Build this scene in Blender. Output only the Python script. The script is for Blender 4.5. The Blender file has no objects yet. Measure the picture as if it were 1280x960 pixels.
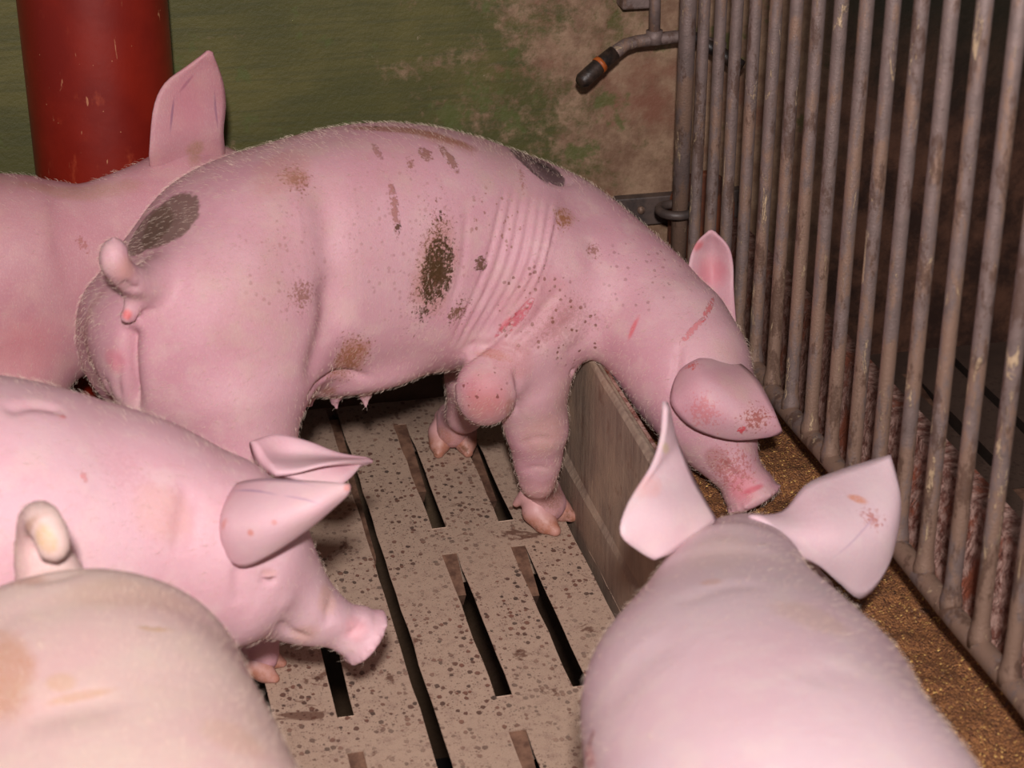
import bpy, bmesh, math, random
import numpy as np
from mathutils import Vector, Matrix
from mathutils.bvhtree import BVHTree

# ------------------------------------------------------------------ camera, world, light, exposure
scn = bpy.context.scene
COL = scn.collection
F_PX, CAM_H = 2390.0, 1.33
PITCH = math.atan(1143 / F_PX)
YAW = math.atan(600 * math.cos(PITCH) / F_PX)
cam_d = bpy.data.cameras.new('camera')
cam_d.sensor_width = 36.0
cam_d.lens = F_PX / 1280 * 36.0
cam_d.clip_start = 0.05
cam_d.dof.use_dof = True
cam_d.dof.focus_distance = 2.62
cam_d.dof.aperture_fstop = 7.0
cam = bpy.data.objects.new('camera', cam_d)
COL.objects.link(cam)
cam.location = (0, 0, CAM_H)
cam.rotation_euler = (math.pi / 2 - PITCH, 0, -YAW)
scn.camera = cam

world = bpy.data.worlds.new('world')
scn.world = world
world.use_nodes = True
world.node_tree.nodes['Background'].inputs[0].default_value = (1.0, 0.86, 0.84, 1)
world.node_tree.nodes['Background'].inputs[1].default_value = 0.16

def area(name, loc, target, size, power, color):
    d = bpy.data.lights.new(name, 'AREA')
    d.shape = 'DISK'; d.size = size; d.energy = power; d.color = color
    o = bpy.data.objects.new(name, d)
    COL.objects.link(o)
    o.location = loc
    o.rotation_euler = (Vector(target) - Vector(loc)).to_track_quat('-Z', 'Y').to_euler()
    return o
area('flash', (-0.06, -0.30, 1.76), (0.35, 2.0, 0.3), 0.11, 80, (1.0, 0.92, 0.91))

vs = scn.view_settings
vs.view_transform = 'Standard'
vs.look = 'None'
vs.exposure = 0.0
vs.gamma = 1.0
vs.use_curve_mapping = False

# ------------------------------------------------------------------ measuring helpers
_f = np.array([math.sin(YAW) * math.cos(PITCH), math.cos(YAW) * math.cos(PITCH), -math.sin(PITCH)])
_r = np.array([math.cos(YAW), -math.sin(YAW), 0.0])
_u = np.cross(_r, _f)
_C = np.array([0, 0, CAM_H])
def ray(x, y):
    return _f + _r * (x - 640) / F_PX - _u * (y - 480) / F_PX
def W(x, y, Y):                      # the point of the plane at distance Y seen along a measured sight line
    v = ray(x, y)
    return _C + v * Y / v[1]
def Z0(x, y, z=0.0):
    v = ray(x, y)
    return _C + v * (z - CAM_H) / v[2]

def lin(r, g, b):
    f = lambda c: (c / 255 / 12.92) if c / 255 <= 0.04045 else ((c / 255 + 0.055) / 1.055) ** 2.4
    return (f(r), f(g), f(b), 1.0)

# ------------------------------------------------------------------ mesh helpers
def mesh_obj(name, verts, faces, mat, parent=None, smooth=True):
    me = bpy.data.meshes.new(name)
    v = np.asarray(verts, dtype=np.float64)
    me.from_pydata(v.tolist() if isinstance(faces, list) else [], [], faces if isinstance(faces, list) else [])
    if not isinstance(faces, list):
        fa = np.asarray(faces, dtype=np.int32)
        me.vertices.add(len(v)); me.vertices.foreach_set('co', v.astype(np.float32).ravel())
        me.loops.add(fa.size); me.loops.foreach_set('vertex_index', fa.ravel())
        me.polygons.add(len(fa))
        me.polygons.foreach_set('loop_start', np.arange(len(fa), dtype=np.int32) * fa.shape[1])
        me.update(calc_edges=True)
    me.validate()
    if smooth:
        me.polygons.foreach_set('use_smooth', [True] * len(me.polygons))
    for m in (mat if isinstance(mat, (list, tuple)) else [mat]):
        me.materials.append(m)
    o = bpy.data.objects.new(name, me)
    COL.objects.link(o)
    if parent is not None:
        o.parent = parent
    return o

def tag(o, label=None, cat=None, group=None, kind=None):
    if label: o['label'] = label
    if cat: o['category'] = cat
    if group: o['group'] = group
    if kind: o['kind'] = kind
    return o
def thing(name, loc, label, cat, group=None):
    o = bpy.data.objects.new(name, None)
    COL.objects.link(o)
    o.location = loc
    o.empty_display_size = 0.05
    return tag(o, label, cat, group)
def rel(o, parent):                 # parent keeping world coordinates of the mesh
    o.parent = parent
    o.matrix_parent_inverse = Matrix.Translation(parent.location).inverted()
    return o

class MB:
    def __init__(s): s.v = []; s.f = []
    def add(s, v, f):
        n = len(s.v)
        s.v += [tuple(map(float, p)) for p in v]
        s.f += [tuple(i + n for i in q) for q in f]
    def box(s, x0, x1, y0, y1, z0, z1):
        s.add([(x, y, z) for x in (x0, x1) for y in (y0, y1) for z in (z0, z1)],
              [(0, 1, 3, 2), (4, 6, 7, 5), (0, 4, 5, 1), (2, 3, 7, 6), (0, 2, 6, 4), (1, 5, 7, 3)])
    def tube(s, pts, rad, n=16, cap=True):
        pts = [Vector(p) for p in pts]
        rads = rad if isinstance(rad, (list, tuple)) else [rad] * len(pts)
        v = []; f = []
        prev = None
        for i, p in enumerate(pts):
            t = (pts[min(i + 1, len(pts) - 1)] - pts[max(i - 1, 0)]).normalized()
            if prev is None:
                a = t.orthogonal().normalized()
            else:
                a = (prev - t * prev.dot(t)).normalized()
            prev = a
            b = t.cross(a)
            for k in range(n):
                w = 2 * math.pi * k / n
                v.append(p + (a * math.cos(w) + b * math.sin(w)) * rads[i])
        for i in range(len(pts) - 1):
            for k in range(n):
                f.append((i * n + k, i * n + (k + 1) % n, (i + 1) * n + (k + 1) % n, (i + 1) * n + k))
        if cap:
            f.append(tuple(range(n))[::-1]); f.append(tuple((len(pts) - 1) * n + k for k in range(n)))
        s.add(v, f)
    def build(s, name, mat, parent=None, smooth=True, bevel=0):
        o = mesh_obj(name, s.v, s.f, mat, None, smooth)
        if bevel:
            m = o.modifiers.new('bevel', 'BEVEL'); m.width = bevel; m.segments = 2; m.limit_method = 'ANGLE'
            m.angle_limit = math.radians(40)
        if parent is not None: rel(o, parent)
        return o

def spline(pts, n):                  # Catmull-Rom through rows of numbers -> n samples
    P = np.array(pts, float)
    k = len(P)
    if k == 2:
        t = np.linspace(0, 1, n)[:, None]
        return P[0] * (1 - t) + P[1] * t
    Q = np.vstack([2 * P[0] - P[1], P, 2 * P[-1] - P[-2]])
    s = np.linspace(0, k - 1, n)
    i = np.minimum(s.astype(int), k - 2)
    t = (s - i)[:, None]
    a, b, c, d = Q[i], Q[i + 1], Q[i + 2], Q[i + 3]
    return 0.5 * (2 * b + (c - a) * t + (2 * a - 5 * b + 4 * c - d) * t ** 2 + (3 * b - a - 3 * c + d) * t ** 3)

def chord_spline(rows, n):           # Hermite curve with knots spaced by true distance, no overshoot
    P = np.array(rows, float)
    t = np.concatenate([[0], np.cumsum(np.linalg.norm(np.diff(P[:, :3], axis=0), axis=1))])
    h = np.diff(t)[:, None]; dlt = np.diff(P, axis=0) / h
    m = np.empty_like(P)
    m[0] = dlt[0]; m[-1] = dlt[-1]
    m[1:-1] = (dlt[:-1] * h[1:] + dlt[1:] * h[:-1]) / (h[1:] + h[:-1])
    q = np.linspace(0, t[-1], n)
    i = np.clip(np.searchsorted(t, q, side='right') - 1, 0, len(P) - 2)
    s = ((q - t[i]) / h[i, 0])[:, None]; H = h[i]
    return ((2 * s ** 3 - 3 * s ** 2 + 1) * P[i] + (s ** 3 - 2 * s ** 2 + s) * H * m[i]
            + (3 * s ** 2 - 2 * s ** 3) * P[i + 1] + (s ** 3 - s ** 2) * H * m[i + 1])

# ------------------------------------------------------------------ smooth implicit bodies
def smin(a, b, k):
    h = np.clip(0.5 + 0.5 * (b - a) / k, 0, 1)
    return b * (1 - h) + a * h - k * h * (1 - h)

class Body:
    """grows one continuous skin from blended tapering limbs"""
    def __init__(s): s.ops = []
    def limb(s, pts, k=0.03, sub=0):          # [(xyz, r), ...] tapering chain
        if sub:
            rows = spline([list(p) + [r] for p, r in pts], sub)
            pts = [(q[:3], q[3]) for q in rows]
        for (a, ra), (b, rb) in zip(pts[:-1], pts[1:]):
            s.ops.append(('cone', np.array(a, float), np.array(b, float), ra, rb, k))
    def ball(s, c, radii, axes=None, k=0.03, cut=False):
        s.ops.append(('ell', np.array(c, float), np.array(radii, float),
                      np.eye(3) if axes is None else np.array(axes, float), k, cut))
    def cut(s, pts, k=0.01):
        for (a, ra), (b, rb) in zip(pts[:-1], pts[1:]):
            s.ops.append(('cutc', np.array(a, float), np.array(b, float), ra, rb, k))
    def loft(s, rows, k=0.03, n=70, up=(0, 0, 1)):
        """rows: x,y,z, half width, height above, height below, squareness"""
        S = chord_spline(rows, n * 6)
        L = np.concatenate([[0], np.cumsum(np.linalg.norm(np.diff(S[:, :3], axis=0), axis=1))])
        q = np.linspace(0, L[-1], n)                           # stations at even distances along the spine
        S = np.stack([np.interp(q, L, S[:, c]) for c in range(S.shape[1])], 1)
        s.ops.append(('loft', S, k, np.array(up, float)))
    def mesh(s, h, smooth=2, pad=0.03):
        lo = np.full(3, 9.0); hi = np.full(3, -9.0)
        for o in s.ops:
            if o[0] == 'cone':
                for p, r in ((o[1], o[3]), (o[2], o[4])):
                    lo = np.minimum(lo, p - r); hi = np.maximum(hi, p + r)
            elif o[0] == 'ell' and not o[5]:
                lo = np.minimum(lo, o[1] - o[2].max()); hi = np.maximum(hi, o[1] + o[2].max())
            elif o[0] == 'loft':
                R = o[1][:, 3:6].max(1)[:, None]
                lo = np.minimum(lo, (o[1][:, :3] - R).min(0)); hi = np.maximum(hi, (o[1][:, :3] + R).max(0))
        lo -= pad; hi += pad
        n = np.ceil((hi - lo) / h).astype(int) + 1
        ax = [lo[i] + h * np.arange(n[i]) for i in range(3)]
        G = np.full(n, 0.3, dtype=np.float32)
        def sub(a, b, m):
            i0 = np.clip(((a - m - lo) / h).astype(int), 0, n - 1); i1 = np.clip(((b + m - lo) / h).astype(int) + 2, 1, n)
            sl = tuple(slice(i0[i], i1[i]) for i in range(3))
            X, Y, Z = np.meshgrid(*[ax[i][sl[i]] for i in range(3)], indexing='ij')
            return sl, np.stack([X, Y, Z], -1)
        for o in s.ops:
            if o[0] in ('cone', 'cutc'):
                _, a, b, ra, rb, k = o
                m = max(ra, rb) + k * 1.5 + 0.02
                sl, P = sub(np.minimum(a, b), np.maximum(a, b), m)
                ab = b - a
                t = np.clip(((P - a) @ ab) / max(ab @ ab, 1e-12), 0, 1)
                d = np.linalg.norm(P - a - t[..., None] * ab, axis=-1) - (ra + (rb - ra) * t)
                G[sl] = smin(G[sl], d, k) if o[0] == 'cone' else -smin(-G[sl], d, k)
            elif o[0] == 'ell':
                _, c, R, A, k, cut = o
                m = R.max() + k * 1.5 + 0.02
                sl, P = sub(c, c, m)
                L = (P - c) @ A.T
                q = np.linalg.norm(L / R, axis=-1)
                q2 = np.linalg.norm(L / (R * R), axis=-1)
                d = q * (q - 1) / np.maximum(q2, 1e-6)
                G[sl] = -smin(-G[sl], d, k) if cut else smin(G[sl], d, k)
            else:
                _, S, k, up = o
                C = S[:, :3]
                T = np.gradient(C, axis=0); T /= np.linalg.norm(T, axis=1)[:, None]
                seg = np.linalg.norm(np.diff(C, axis=0), axis=1).mean()
                R = S[:, 3:6].max()
                sl, P = sub(C.min(0), C.max(0), R + 0.04)
                sh = P.shape[:3]; P = P.reshape(-1, 3)
                out = np.empty(len(P))
                c2 = (C * C).sum(1)
                for i in range(0, len(P), 200000):
                    p = P[i:i + 200000]
                    dd = c2 - 2 * (p @ C.T)
                    j = dd.argmin(1)
                    t = ((p - C[j]) * T[j]).sum(1) / seg
                    sp = np.clip(j + np.clip(t, -0.5, 0.5), 0, len(C) - 1)
                    j0 = np.minimum(sp.astype(int), len(C) - 2); w = (sp - j0)[:, None]
                    A = S[j0] * (1 - w) + S[j0 + 1] * w
                    t3 = T[j0] * (1 - w) + T[j0 + 1] * w
                    t3 /= np.linalg.norm(t3, axis=1)[:, None]
                    r = p - A[:, :3]
                    ua = (r * t3).sum(1)
                    ua = np.where(j == 0, np.minimum(ua, 0), np.where(j == len(C) - 1, np.maximum(ua, 0), 0))
                    V = up - t3 * (t3 @ up)[:, None]; V /= np.linalg.norm(V, axis=1)[:, None]
                    U = np.cross(t3, V)
                    uu = (r * U).sum(1); vv = (r * V).sum(1)
                    a = A[:, 3]; b = np.where(vv > 0, A[:, 4], A[:, 5])
                    e = A[:, 6]
                    ca = np.minimum(A[:, 3], A[:, 4]) * 0.75
                    q = ((np.abs(uu) / a) ** e + (np.abs(vv) / b) ** e + (np.abs(ua) / ca) ** e) ** (1 / e)
                    rr = np.sqrt(uu ** 2 + vv ** 2 + ua ** 2)
                    out[i:i + 200000] = np.where(q > 1e-3, (q - 1) * rr / np.maximum(q, 1e-3), -np.minimum(a, b))
                G[sl] = smin(G[sl], out.reshape(sh), k)
        v, f = nets(G)
        v = lo + v * h
        if smooth: v = relax(v, f, smooth)
        return v, f

def nets(G):
    s = G < 0
    nx, ny, nz = G.shape
    cnt = np.zeros((nx - 1, ny - 1, nz - 1), np.int32)
    acc = np.zeros((nx - 1, ny - 1, nz - 1, 3), np.float32)
    def corner(dx, dy, dz, A): return A[dx:nx - 1 + dx, dy:ny - 1 + dy, dz:nz - 1 + dz]
    for axis in range(3):
        for p in (0, 1):
            for q in (0, 1):
                o0 = [0, 0, 0]; oth = [i for i in range(3) if i != axis]
                o0[oth[0]] = p; o0[oth[1]] = q
                o1 = list(o0); o1[axis] = 1
                a = corner(*o0, G); b = corner(*o1, G)
                m = (a < 0) != (b < 0)
                t = a / np.where(np.abs(a - b) < 1e-9, 1e-9, a - b)
                pos = np.zeros(m.shape + (3,), np.float32)
                pos[..., 0] = o0[0]; pos[..., 1] = o0[1]; pos[..., 2] = o0[2]
                pos[..., axis] = t
                acc += np.where(m[..., None], pos, 0); cnt += m
    act = cnt > 0
    idx = np.full(act.shape, -1, np.int64)
    idx[act] = np.arange(act.sum())
    I = np.stack(np.nonzero(act), 1)
    V = I + acc[act] / cnt[act][:, None]
    Fs = []
    for axis in range(3):
        sl0 = [slice(None)] * 3; sl1 = [slice(None)] * 3
        sl0[axis] = slice(0, -1); sl1[axis] = slice(1, None)
        a = s[tuple(sl0)]; b = s[tuple(sl1)]
        m = a != b
        e = np.stack(np.nonzero(m), 1)
        u, w = (axis + 1) % 3, (axis + 2) % 3
        e = e[(e[:, u] > 0) & (e[:, w] > 0) & (e[:, u] < G.shape[u] - 1) & (e[:, w] < G.shape[w] - 1)]
        def cell(du, dw):
            c = e.copy(); c[:, u] -= du; c[:, w] -= dw
            return idx[c[:, 0], c[:, 1], c[:, 2]]
        q = np.stack([cell(1, 1), cell(0, 1), cell(0, 0), cell(1, 0)], 1)
        flip = ~a[e[:, 0], e[:, 1], e[:, 2]]
        q[flip] = q[flip][:, ::-1]
        Fs.append(q)
    return V, np.vstack(Fs).astype(np.int32)

def relax(v, f, it, lam=0.5, mu=-0.52):
    E = np.vstack([f[:, [0, 1]], f[:, [1, 2]], f[:, [2, 3]], f[:, [3, 0]]])
    E = np.vstack([E, E[:, ::-1]])
    n = len(v); deg = np.bincount(E[:, 0], minlength=n)[:, None]
    for i in range(it):
        for l in (lam, mu):
            avg = np.stack([np.bincount(E[:, 0], weights=v[E[:, 1], c], minlength=n) for c in range(3)], 1) / deg
            v = v + l * (avg - v)
    return v

def subdivide(v, f):                 # one linear split of every quad, then relaxed
    E = np.vstack([f[:, [0, 1]], f[:, [1, 2]], f[:, [2, 3]], f[:, [3, 0]]])
    Es = np.sort(E, 1)
    uq, inv = np.unique(Es, axis=0, return_inverse=True)
    inv = inv.reshape(-1)
    n = len(v); m = len(f)
    em = v[uq].mean(1); fc = v[f].mean(1)
    e = inv.reshape(4, m) + n
    c = np.arange(m) + n + len(uq)
    q = np.vstack([np.stack([f[:, i], e[i], c, e[i - 1]], 1) for i in range(4)])
    V = np.vstack([v, em, fc])
    return relax(V, q, 2), q.astype(np.int32)

def vnormals(v, f):
    n = np.cross(v[f[:, 2]] - v[f[:, 0]], v[f[:, 3]] - v[f[:, 1]])
    N = np.stack([np.bincount(f.ravel(), weights=np.repeat(n[:, c], 4), minlength=len(v)) for c in range(3)], 1)
    return N / np.maximum(np.linalg.norm(N, axis=1), 1e-12)[:, None]

def sheet(rows, nu=22, nv=16, thick=0.004, edge=0.0012):
    """ear: rows of 3D points from root to tip -> closed thin leaf of real thickness"""
    m = len(rows[0])
    R = np.array([spline(r, nv) for r in rows])                # k x nv x 3
    S = np.stack([spline(R[:, j], nu) for j in range(nv)], 1)  # nu x nv x 3
    du = np.gradient(S, axis=0); dv = np.gradient(S, axis=1)
    N = np.cross(du, dv); N /= np.maximum(np.linalg.norm(N, axis=2), 1e-9)[..., None]
    w = np.minimum(np.linspace(0, 1, nv), 1 - np.linspace(0, 1, nv)) * 2
    t = edge + (thick - edge) * np.minimum(w * 2.5, 1) ** 0.5
    tt = np.linspace(0, 1, nu)
    t = t[None, :] * np.ones((nu, 1)); t[-1] = edge
    t = t * (1 + 0.9 * np.clip(1 - tt * 3, 0, 1))[:, None]
    A = S + N * t[..., None]; B = S - N * t[..., None]
    v = np.vstack([A.reshape(-1, 3), B.reshape(-1, 3)])
    K = nu * nv
    q = []
    for i in range(nu - 1):
        for j in range(nv - 1):
            a = i * nv + j
            q.append((a, a + nv, a + nv + 1, a + 1)); q.append((K + a, K + a + 1, K + a + nv + 1, K + a + nv))
    for i in range(nu - 1):
        a = i * nv; q.append((a, K + a, K + a + nv, a + nv))
        a = i * nv + nv - 1; q.append((a, a + nv, K + a + nv, K + a))
    for j in range(nv - 1):
        a = j; q.append((a, a + 1, K + a + 1, K + a))
        a = (nu - 1) * nv + j; q.append((a, K + a, K + a + 1, a + 1))
    return v, np.array(q, np.int32)

def merge(parts):
    V = []; Fq = []; n = 0; M = []
    for v, f, m in parts:
        V.append(v); Fq.append(np.asarray(f) + n); n += len(v); M.append(np.full(len(f), m))
    return np.vstack(V), np.vstack(Fq).astype(np.int32), np.concatenate(M)

# ------------------------------------------------------------------ node helpers
class N:
    def __init__(s, name):
        s.mat = bpy.data.materials.new(name); s.mat.use_nodes = True
        s.t = s.mat.node_tree; s.b = s.t.nodes['Principled BSDF']
        s.tc = s.t.nodes.new('ShaderNodeTexCoord')
        s.pos = s.t.nodes.new('ShaderNodeNewGeometry').outputs['Position']
    def n(s, typ, **kw):
        o = s.t.nodes.new(typ)
        for k, v in kw.items(): setattr(o, k, v)
        return o
    def set(s, sock, v):
        if hasattr(v, 'is_output') or isinstance(v, bpy.types.NodeSocket): s.t.links.new(v, sock)
        else: sock.default_value = v
    def noise(s, scale, detail=4, rough=0.55, vec=None, dist=0.0, out='Fac'):
        o = s.n('ShaderNodeTexNoise'); o.inputs['Scale'].default_value = scale
        o.inputs['Detail'].default_value = detail; o.inputs['Roughness'].default_value = rough
        o.inputs['Distortion'].default_value = dist
        s.t.links.new(vec if vec is not None else s.pos, o.inputs['Vector'])
        return o.outputs[out]
    def voro(s, scale, feature='F1', out='Distance', vec=None, rand=1.0):
        o = s.n('ShaderNodeTexVoronoi', feature=feature); o.inputs['Scale'].default_value = scale
        o.inputs['Randomness'].default_value = rand
        s.t.links.new(vec if vec is not None else s.pos, o.inputs['Vector'])
        return o.outputs[out]
    def scale(s, v3, vec=None):
        o = s.n('ShaderNodeVectorMath', operation='MULTIPLY'); o.inputs[1].default_value = v3
        s.t.links.new(vec if vec is not None else s.pos, o.inputs[0])
        return o.outputs[0]
    def m(s, op, a, b=0.0, c=None, clamp=False):
        o = s.n('ShaderNodeMath', operation=op, use_clamp=clamp)
        s.set(o.inputs[0], a); s.set(o.inputs[1], b)
        if c is not None: s.set(o.inputs[2], c)
        return o.outputs[0]
    def ramp(s, v, a, b, lo=0.0, hi=1.0, smooth=True):
        o = s.n('ShaderNodeMapRange'); o.interpolation_type = 'SMOOTHSTEP' if smooth else 'LINEAR'
        s.set(o.inputs['Value'], v)
        o.inputs['From Min'].default_value = a; o.inputs['From Max'].default_value = b
        o.inputs['To Min'].default_value = lo; o.inputs['To Max'].default_value = hi
        return o.outputs[0]
    def mix(s, f, a, b):
        o = s.n('ShaderNodeMix', data_type='RGBA')
        s.set(o.inputs[0], f); s.set(o.inputs[6], a); s.set(o.inputs[7], b)
        return o.outputs[2]
    def xyz(s, i):
        o = s.n('ShaderNodeSeparateXYZ'); s.t.links.new(s.pos, o.inputs[0]); return o.outputs[i]
    def bump(s, h, strength=0.5, dist=0.002, prev=None):
        o = s.n('ShaderNodeBump'); o.inputs['Strength'].default_value = strength
        o.inputs['Distance'].default_value = dist; s.set(o.inputs['Height'], h)
        if prev is not None: s.t.links.new(prev, o.inputs['Normal'])
        s.t.links.new(o.outputs[0], s.b.inputs['Normal'])
        return o.outputs[0]
    def out(s, col=None, rough=None):
        if col is not None: s.set(s.b.inputs['Base Color'], col)
        if rough is not None: s.set(s.b.inputs['Roughness'], rough)
        return s.mat
# ------------------------------------------------------------------ materials of the pen
def mat_concrete():
    k = N('slat_concrete')
    base = k.mix(k.noise(9, 5), lin(160, 132, 110), lin(188, 162, 138))
    base = k.mix(k.ramp(k.noise(60, 4, .7), .45, .75), base, lin(136, 106, 90))
    gr = k.noise(900, 2, .7)
    base = k.mix(k.ramp(gr, .35, .7), base, lin(196, 170, 152))
    pv = k.scale((1, .8, 1))
    d = k.voro(130, vec=pv); cid = k.voro(130, out='Color', vec=pv)
    sep = k.n('ShaderNodeSeparateColor'); k.t.links.new(cid, sep.inputs[0])
    size = k.ramp(sep.outputs[0], .12, 1.0, -.05, .47)
    wob = k.m('MULTIPLY', k.m('SUBTRACT', k.noise(420, 2), .5), .35)
    pit = k.ramp(k.m('SUBTRACT', k.m('ADD', d, wob), size), -.05, .03, 1, 0)
    d2 = k.voro(330); c2 = k.n('ShaderNodeSeparateColor'); k.t.links.new(k.voro(330, out='Color'), c2.inputs[0])
    pit2 = k.ramp(k.m('SUBTRACT', d2, k.ramp(c2.outputs[0], .35, 1, -.05, .42)), -.04, .04, 1, 0)
    dense = k.ramp(k.noise(6, 3), .35, .6, .35, 1)
    pits = k.m('MULTIPLY', k.m('MAXIMUM', pit, k.m('MULTIPLY', pit2, .7)), dense)
    pc = k.mix(sep.outputs[1], lin(44, 30, 26), lin(116, 66, 50))
    col = k.mix(k.m('MULTIPLY', pits, .85), base, pc)
    st = k.m('MULTIPLY', k.ramp(k.noise(14, 5, .65, dist=.6), .62, .67), .8)
    col = k.mix(st, col, lin(96, 58, 42))
    # brown stains, then darker towards the wall foot at the far end
    st2 = k.m('MULTIPLY', k.ramp(k.noise(22, 6, .7, dist=.8), .66, .70), .75)
    col = k.mix(st2, col, lin(112, 64, 46))
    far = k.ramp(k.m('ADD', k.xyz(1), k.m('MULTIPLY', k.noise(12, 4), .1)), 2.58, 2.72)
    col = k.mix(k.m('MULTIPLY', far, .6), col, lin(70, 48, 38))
    # the strip beyond the trough is a darker brown
    dingy = k.ramp(k.xyz(0), .95, 1.0)
    col = k.mix(k.m('MULTIPLY', dingy, .93), col, k.mix(k.noise(30, 5), lin(56, 40, 32), lin(92, 70, 58)))
    h = k.m('SUBTRACT', k.m('MULTIPLY', gr, .25), pits)
    k.bump(h, .7, .0016)
    return k.out(col, .8)
def mat_plain(name, a, b, scale=30, rough=.8, bump=.3, vec=None, dist=.002):
    k = N(name)
    v = k.scale(vec) if vec else None
    nz = k.noise(scale, 6, .65, vec=v)
    col = k.mix(k.ramp(nz, .35, .65), a, b)
    k.bump(k.noise(scale * 4, 4, .6, vec=v), bump, dist)
    return k.out(col, rough)
def mat_wall():
    k = N('painted_wall')
    x = k.xyz(0); z = k.xyz(2)
    green = k.mix(k.ramp(k.noise(5, 3), .35, .65), lin(74, 72, 28), lin(92, 86, 40))
    green = k.mix(k.m('MULTIPLY', k.ramp(k.noise(160, 3, .6, vec=k.scale((.06, 1, 1))), .4, .7), .5), green, lin(62, 64, 32))
    n1 = k.noise(7, 7, .68, dist=.3)
    # plaster shows and muck clings towards the trough corner
    edge = k.ramp(x, .28, .93, -.20, .27, smooth=False)
    tan = k.mix(k.ramp(k.noise(28, 6, .7), .3, .7), lin(116, 84, 66), lin(158, 128, 104))
    tan = k.mix(k.ramp(k.noise(9, 5, .6), .5, .7), tan, lin(124, 78, 62))
    m = k.ramp(k.m('ADD', k.m('ADD', n1, edge), k.m('MULTIPLY', k.m('SUBTRACT', k.noise(70, 5, .7), .5), .45)), .44, .68)
    col = k.mix(k.m('MULTIPLY', m, .88), green, tan)
    gre = k.ramp(k.m('ADD', k.noise(11, 6, .6), 0), .60, .66)
    col = k.mix(k.m('MULTIPLY', gre, .75), col, lin(78, 86, 36))
    fl = k.ramp(k.noise(30, 6, .8, dist=.5), .66, .72)
    col = k.mix(k.m('MULTIPLY', k.m('MULTIPLY', fl, .5), k.ramp(x, .1, .5)), col, lin(170, 150, 130))
    # brown splash zone at the bottom of the wall and the darker next pen, deepening upwards
    low = k.ramp(k.m('ADD', z, k.m('MULTIPLY', k.noise(10, 5), .12)), .12, .34, 1, 0)
    col = k.mix(k.m('MULTIPLY', low, .85), col, k.mix(k.noise(30, 5), lin(52, 34, 26), lin(84, 58, 44)))
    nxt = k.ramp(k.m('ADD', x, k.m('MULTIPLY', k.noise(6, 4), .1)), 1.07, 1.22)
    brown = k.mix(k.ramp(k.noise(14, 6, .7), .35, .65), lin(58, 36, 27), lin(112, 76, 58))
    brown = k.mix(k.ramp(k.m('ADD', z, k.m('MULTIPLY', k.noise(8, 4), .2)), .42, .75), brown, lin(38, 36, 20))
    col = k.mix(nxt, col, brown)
    k.bump(k.m('ADD', k.noise(120, 5, .7), k.m('MULTIPLY', m, .3)), .5, .003)
    return k.out(col, .62)
def mat_trough():
    k = N('trough_concrete')
    z = k.xyz(2)
    st = k.noise(90, 5, .6, vec=k.scale((1, 1, .12)))
    base = k.mix(k.ramp(st, .3, .7), lin(134, 114, 100), lin(160, 140, 122))
    base = k.mix(k.ramp(k.noise(10, 4), .4, .7), base, lin(174, 150, 128))
    base = k.mix(k.m('MULTIPLY', k.ramp(k.noise(16, 5, .7), .58, .68), .5), base, lin(116, 78, 60))
    low = k.ramp(k.m('ADD', z, k.m('MULTIPLY', k.noise(14, 4), .03)), .03, .10, 1, 0)
    base = k.mix(k.m('MULTIPLY', low, .5), base, lin(120, 92, 76))
    sc = k.ramp(k.noise(260, 3, .5, vec=k.scale((1, .35, .10))), .66, .72)
    base = k.mix(k.m('MULTIPLY', sc, .5), base, lin(190, 166, 140))
    k.bump(k.m('ADD', st, k.noise(160, 4, .7)), .5, .0025)
    return k.out(base, .75)
def mat_lining():
    k = N('stained_trough_lining')
    x = k.xyz(0)
    w = k.ramp(k.noise(34, 6, .7, vec=k.scale((1, .7, .5)), dist=.8), .42, .58)
    red = k.mix(k.noise(25, 4), lin(92, 44, 32), lin(140, 66, 44))
    col = k.mix(w, red, lin(176, 140, 126))
    scr = k.ramp(k.noise(150, 4, .6, vec=k.scale((.5, 1, .25)), dist=.5), .55, .64)
    col = k.mix(k.m('MULTIPLY', scr, .7), col, lin(200, 172, 160))
    right = k.ramp(x, .8, .86)
    rc = k.mix(k.ramp(k.noise(90, 5, .7, vec=k.scale((.6, .8, .9)), dist=.2), .36, .64), lin(104, 62, 52), lin(186, 152, 140))
    rc = k.mix(k.ramp(k.noise(12, 5, .7), .52, .62), rc, lin(140, 80, 60))
    lowz = k.ramp(k.m('ADD', k.xyz(2), k.m('MULTIPLY', k.noise(40, 5), .05)), .17, .205, 1, 0)
    rc = k.mix(lowz, rc, lin(170, 108, 56))
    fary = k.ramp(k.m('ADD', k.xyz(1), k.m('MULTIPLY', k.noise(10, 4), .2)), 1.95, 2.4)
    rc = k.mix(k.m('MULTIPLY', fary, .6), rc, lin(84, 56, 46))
    col = k.mix(right, col, rc)
    k.bump(k.m('ADD', w, k.noise(120, 5, .7)), .6, .004)
    return k.out(col, .45)
def mat_feed():
    k = N('meal_feed')
    c = k.voro(420, out='Color'); s = k.n('ShaderNodeSeparateColor'); k.t.links.new(c, s.inputs[0])
    col = k.mix(s.outputs[0], lin(104, 64, 38), lin(158, 106, 60))
    col = k.mix(k.ramp(s.outputs[1], .93, .99), col, lin(214, 170, 96))
    col = k.mix(k.ramp(s.outputs[2], .8, .9), col, lin(104, 60, 34))
    wet = k.ramp(k.noise(16, 5, .65, dist=.4), .56, .68)
    col = k.mix(k.m('MULTIPLY', wet, .7), col, lin(72, 46, 32))
    h = k.m('ADD', k.m('MULTIPLY', k.voro(420), -1), k.m('MULTIPLY', k.noise(90, 4), 1.4))
    k.bump(h, .9, .003)
    return k.out(col, k.ramp(wet, 0, 1, .75, .4))
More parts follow.
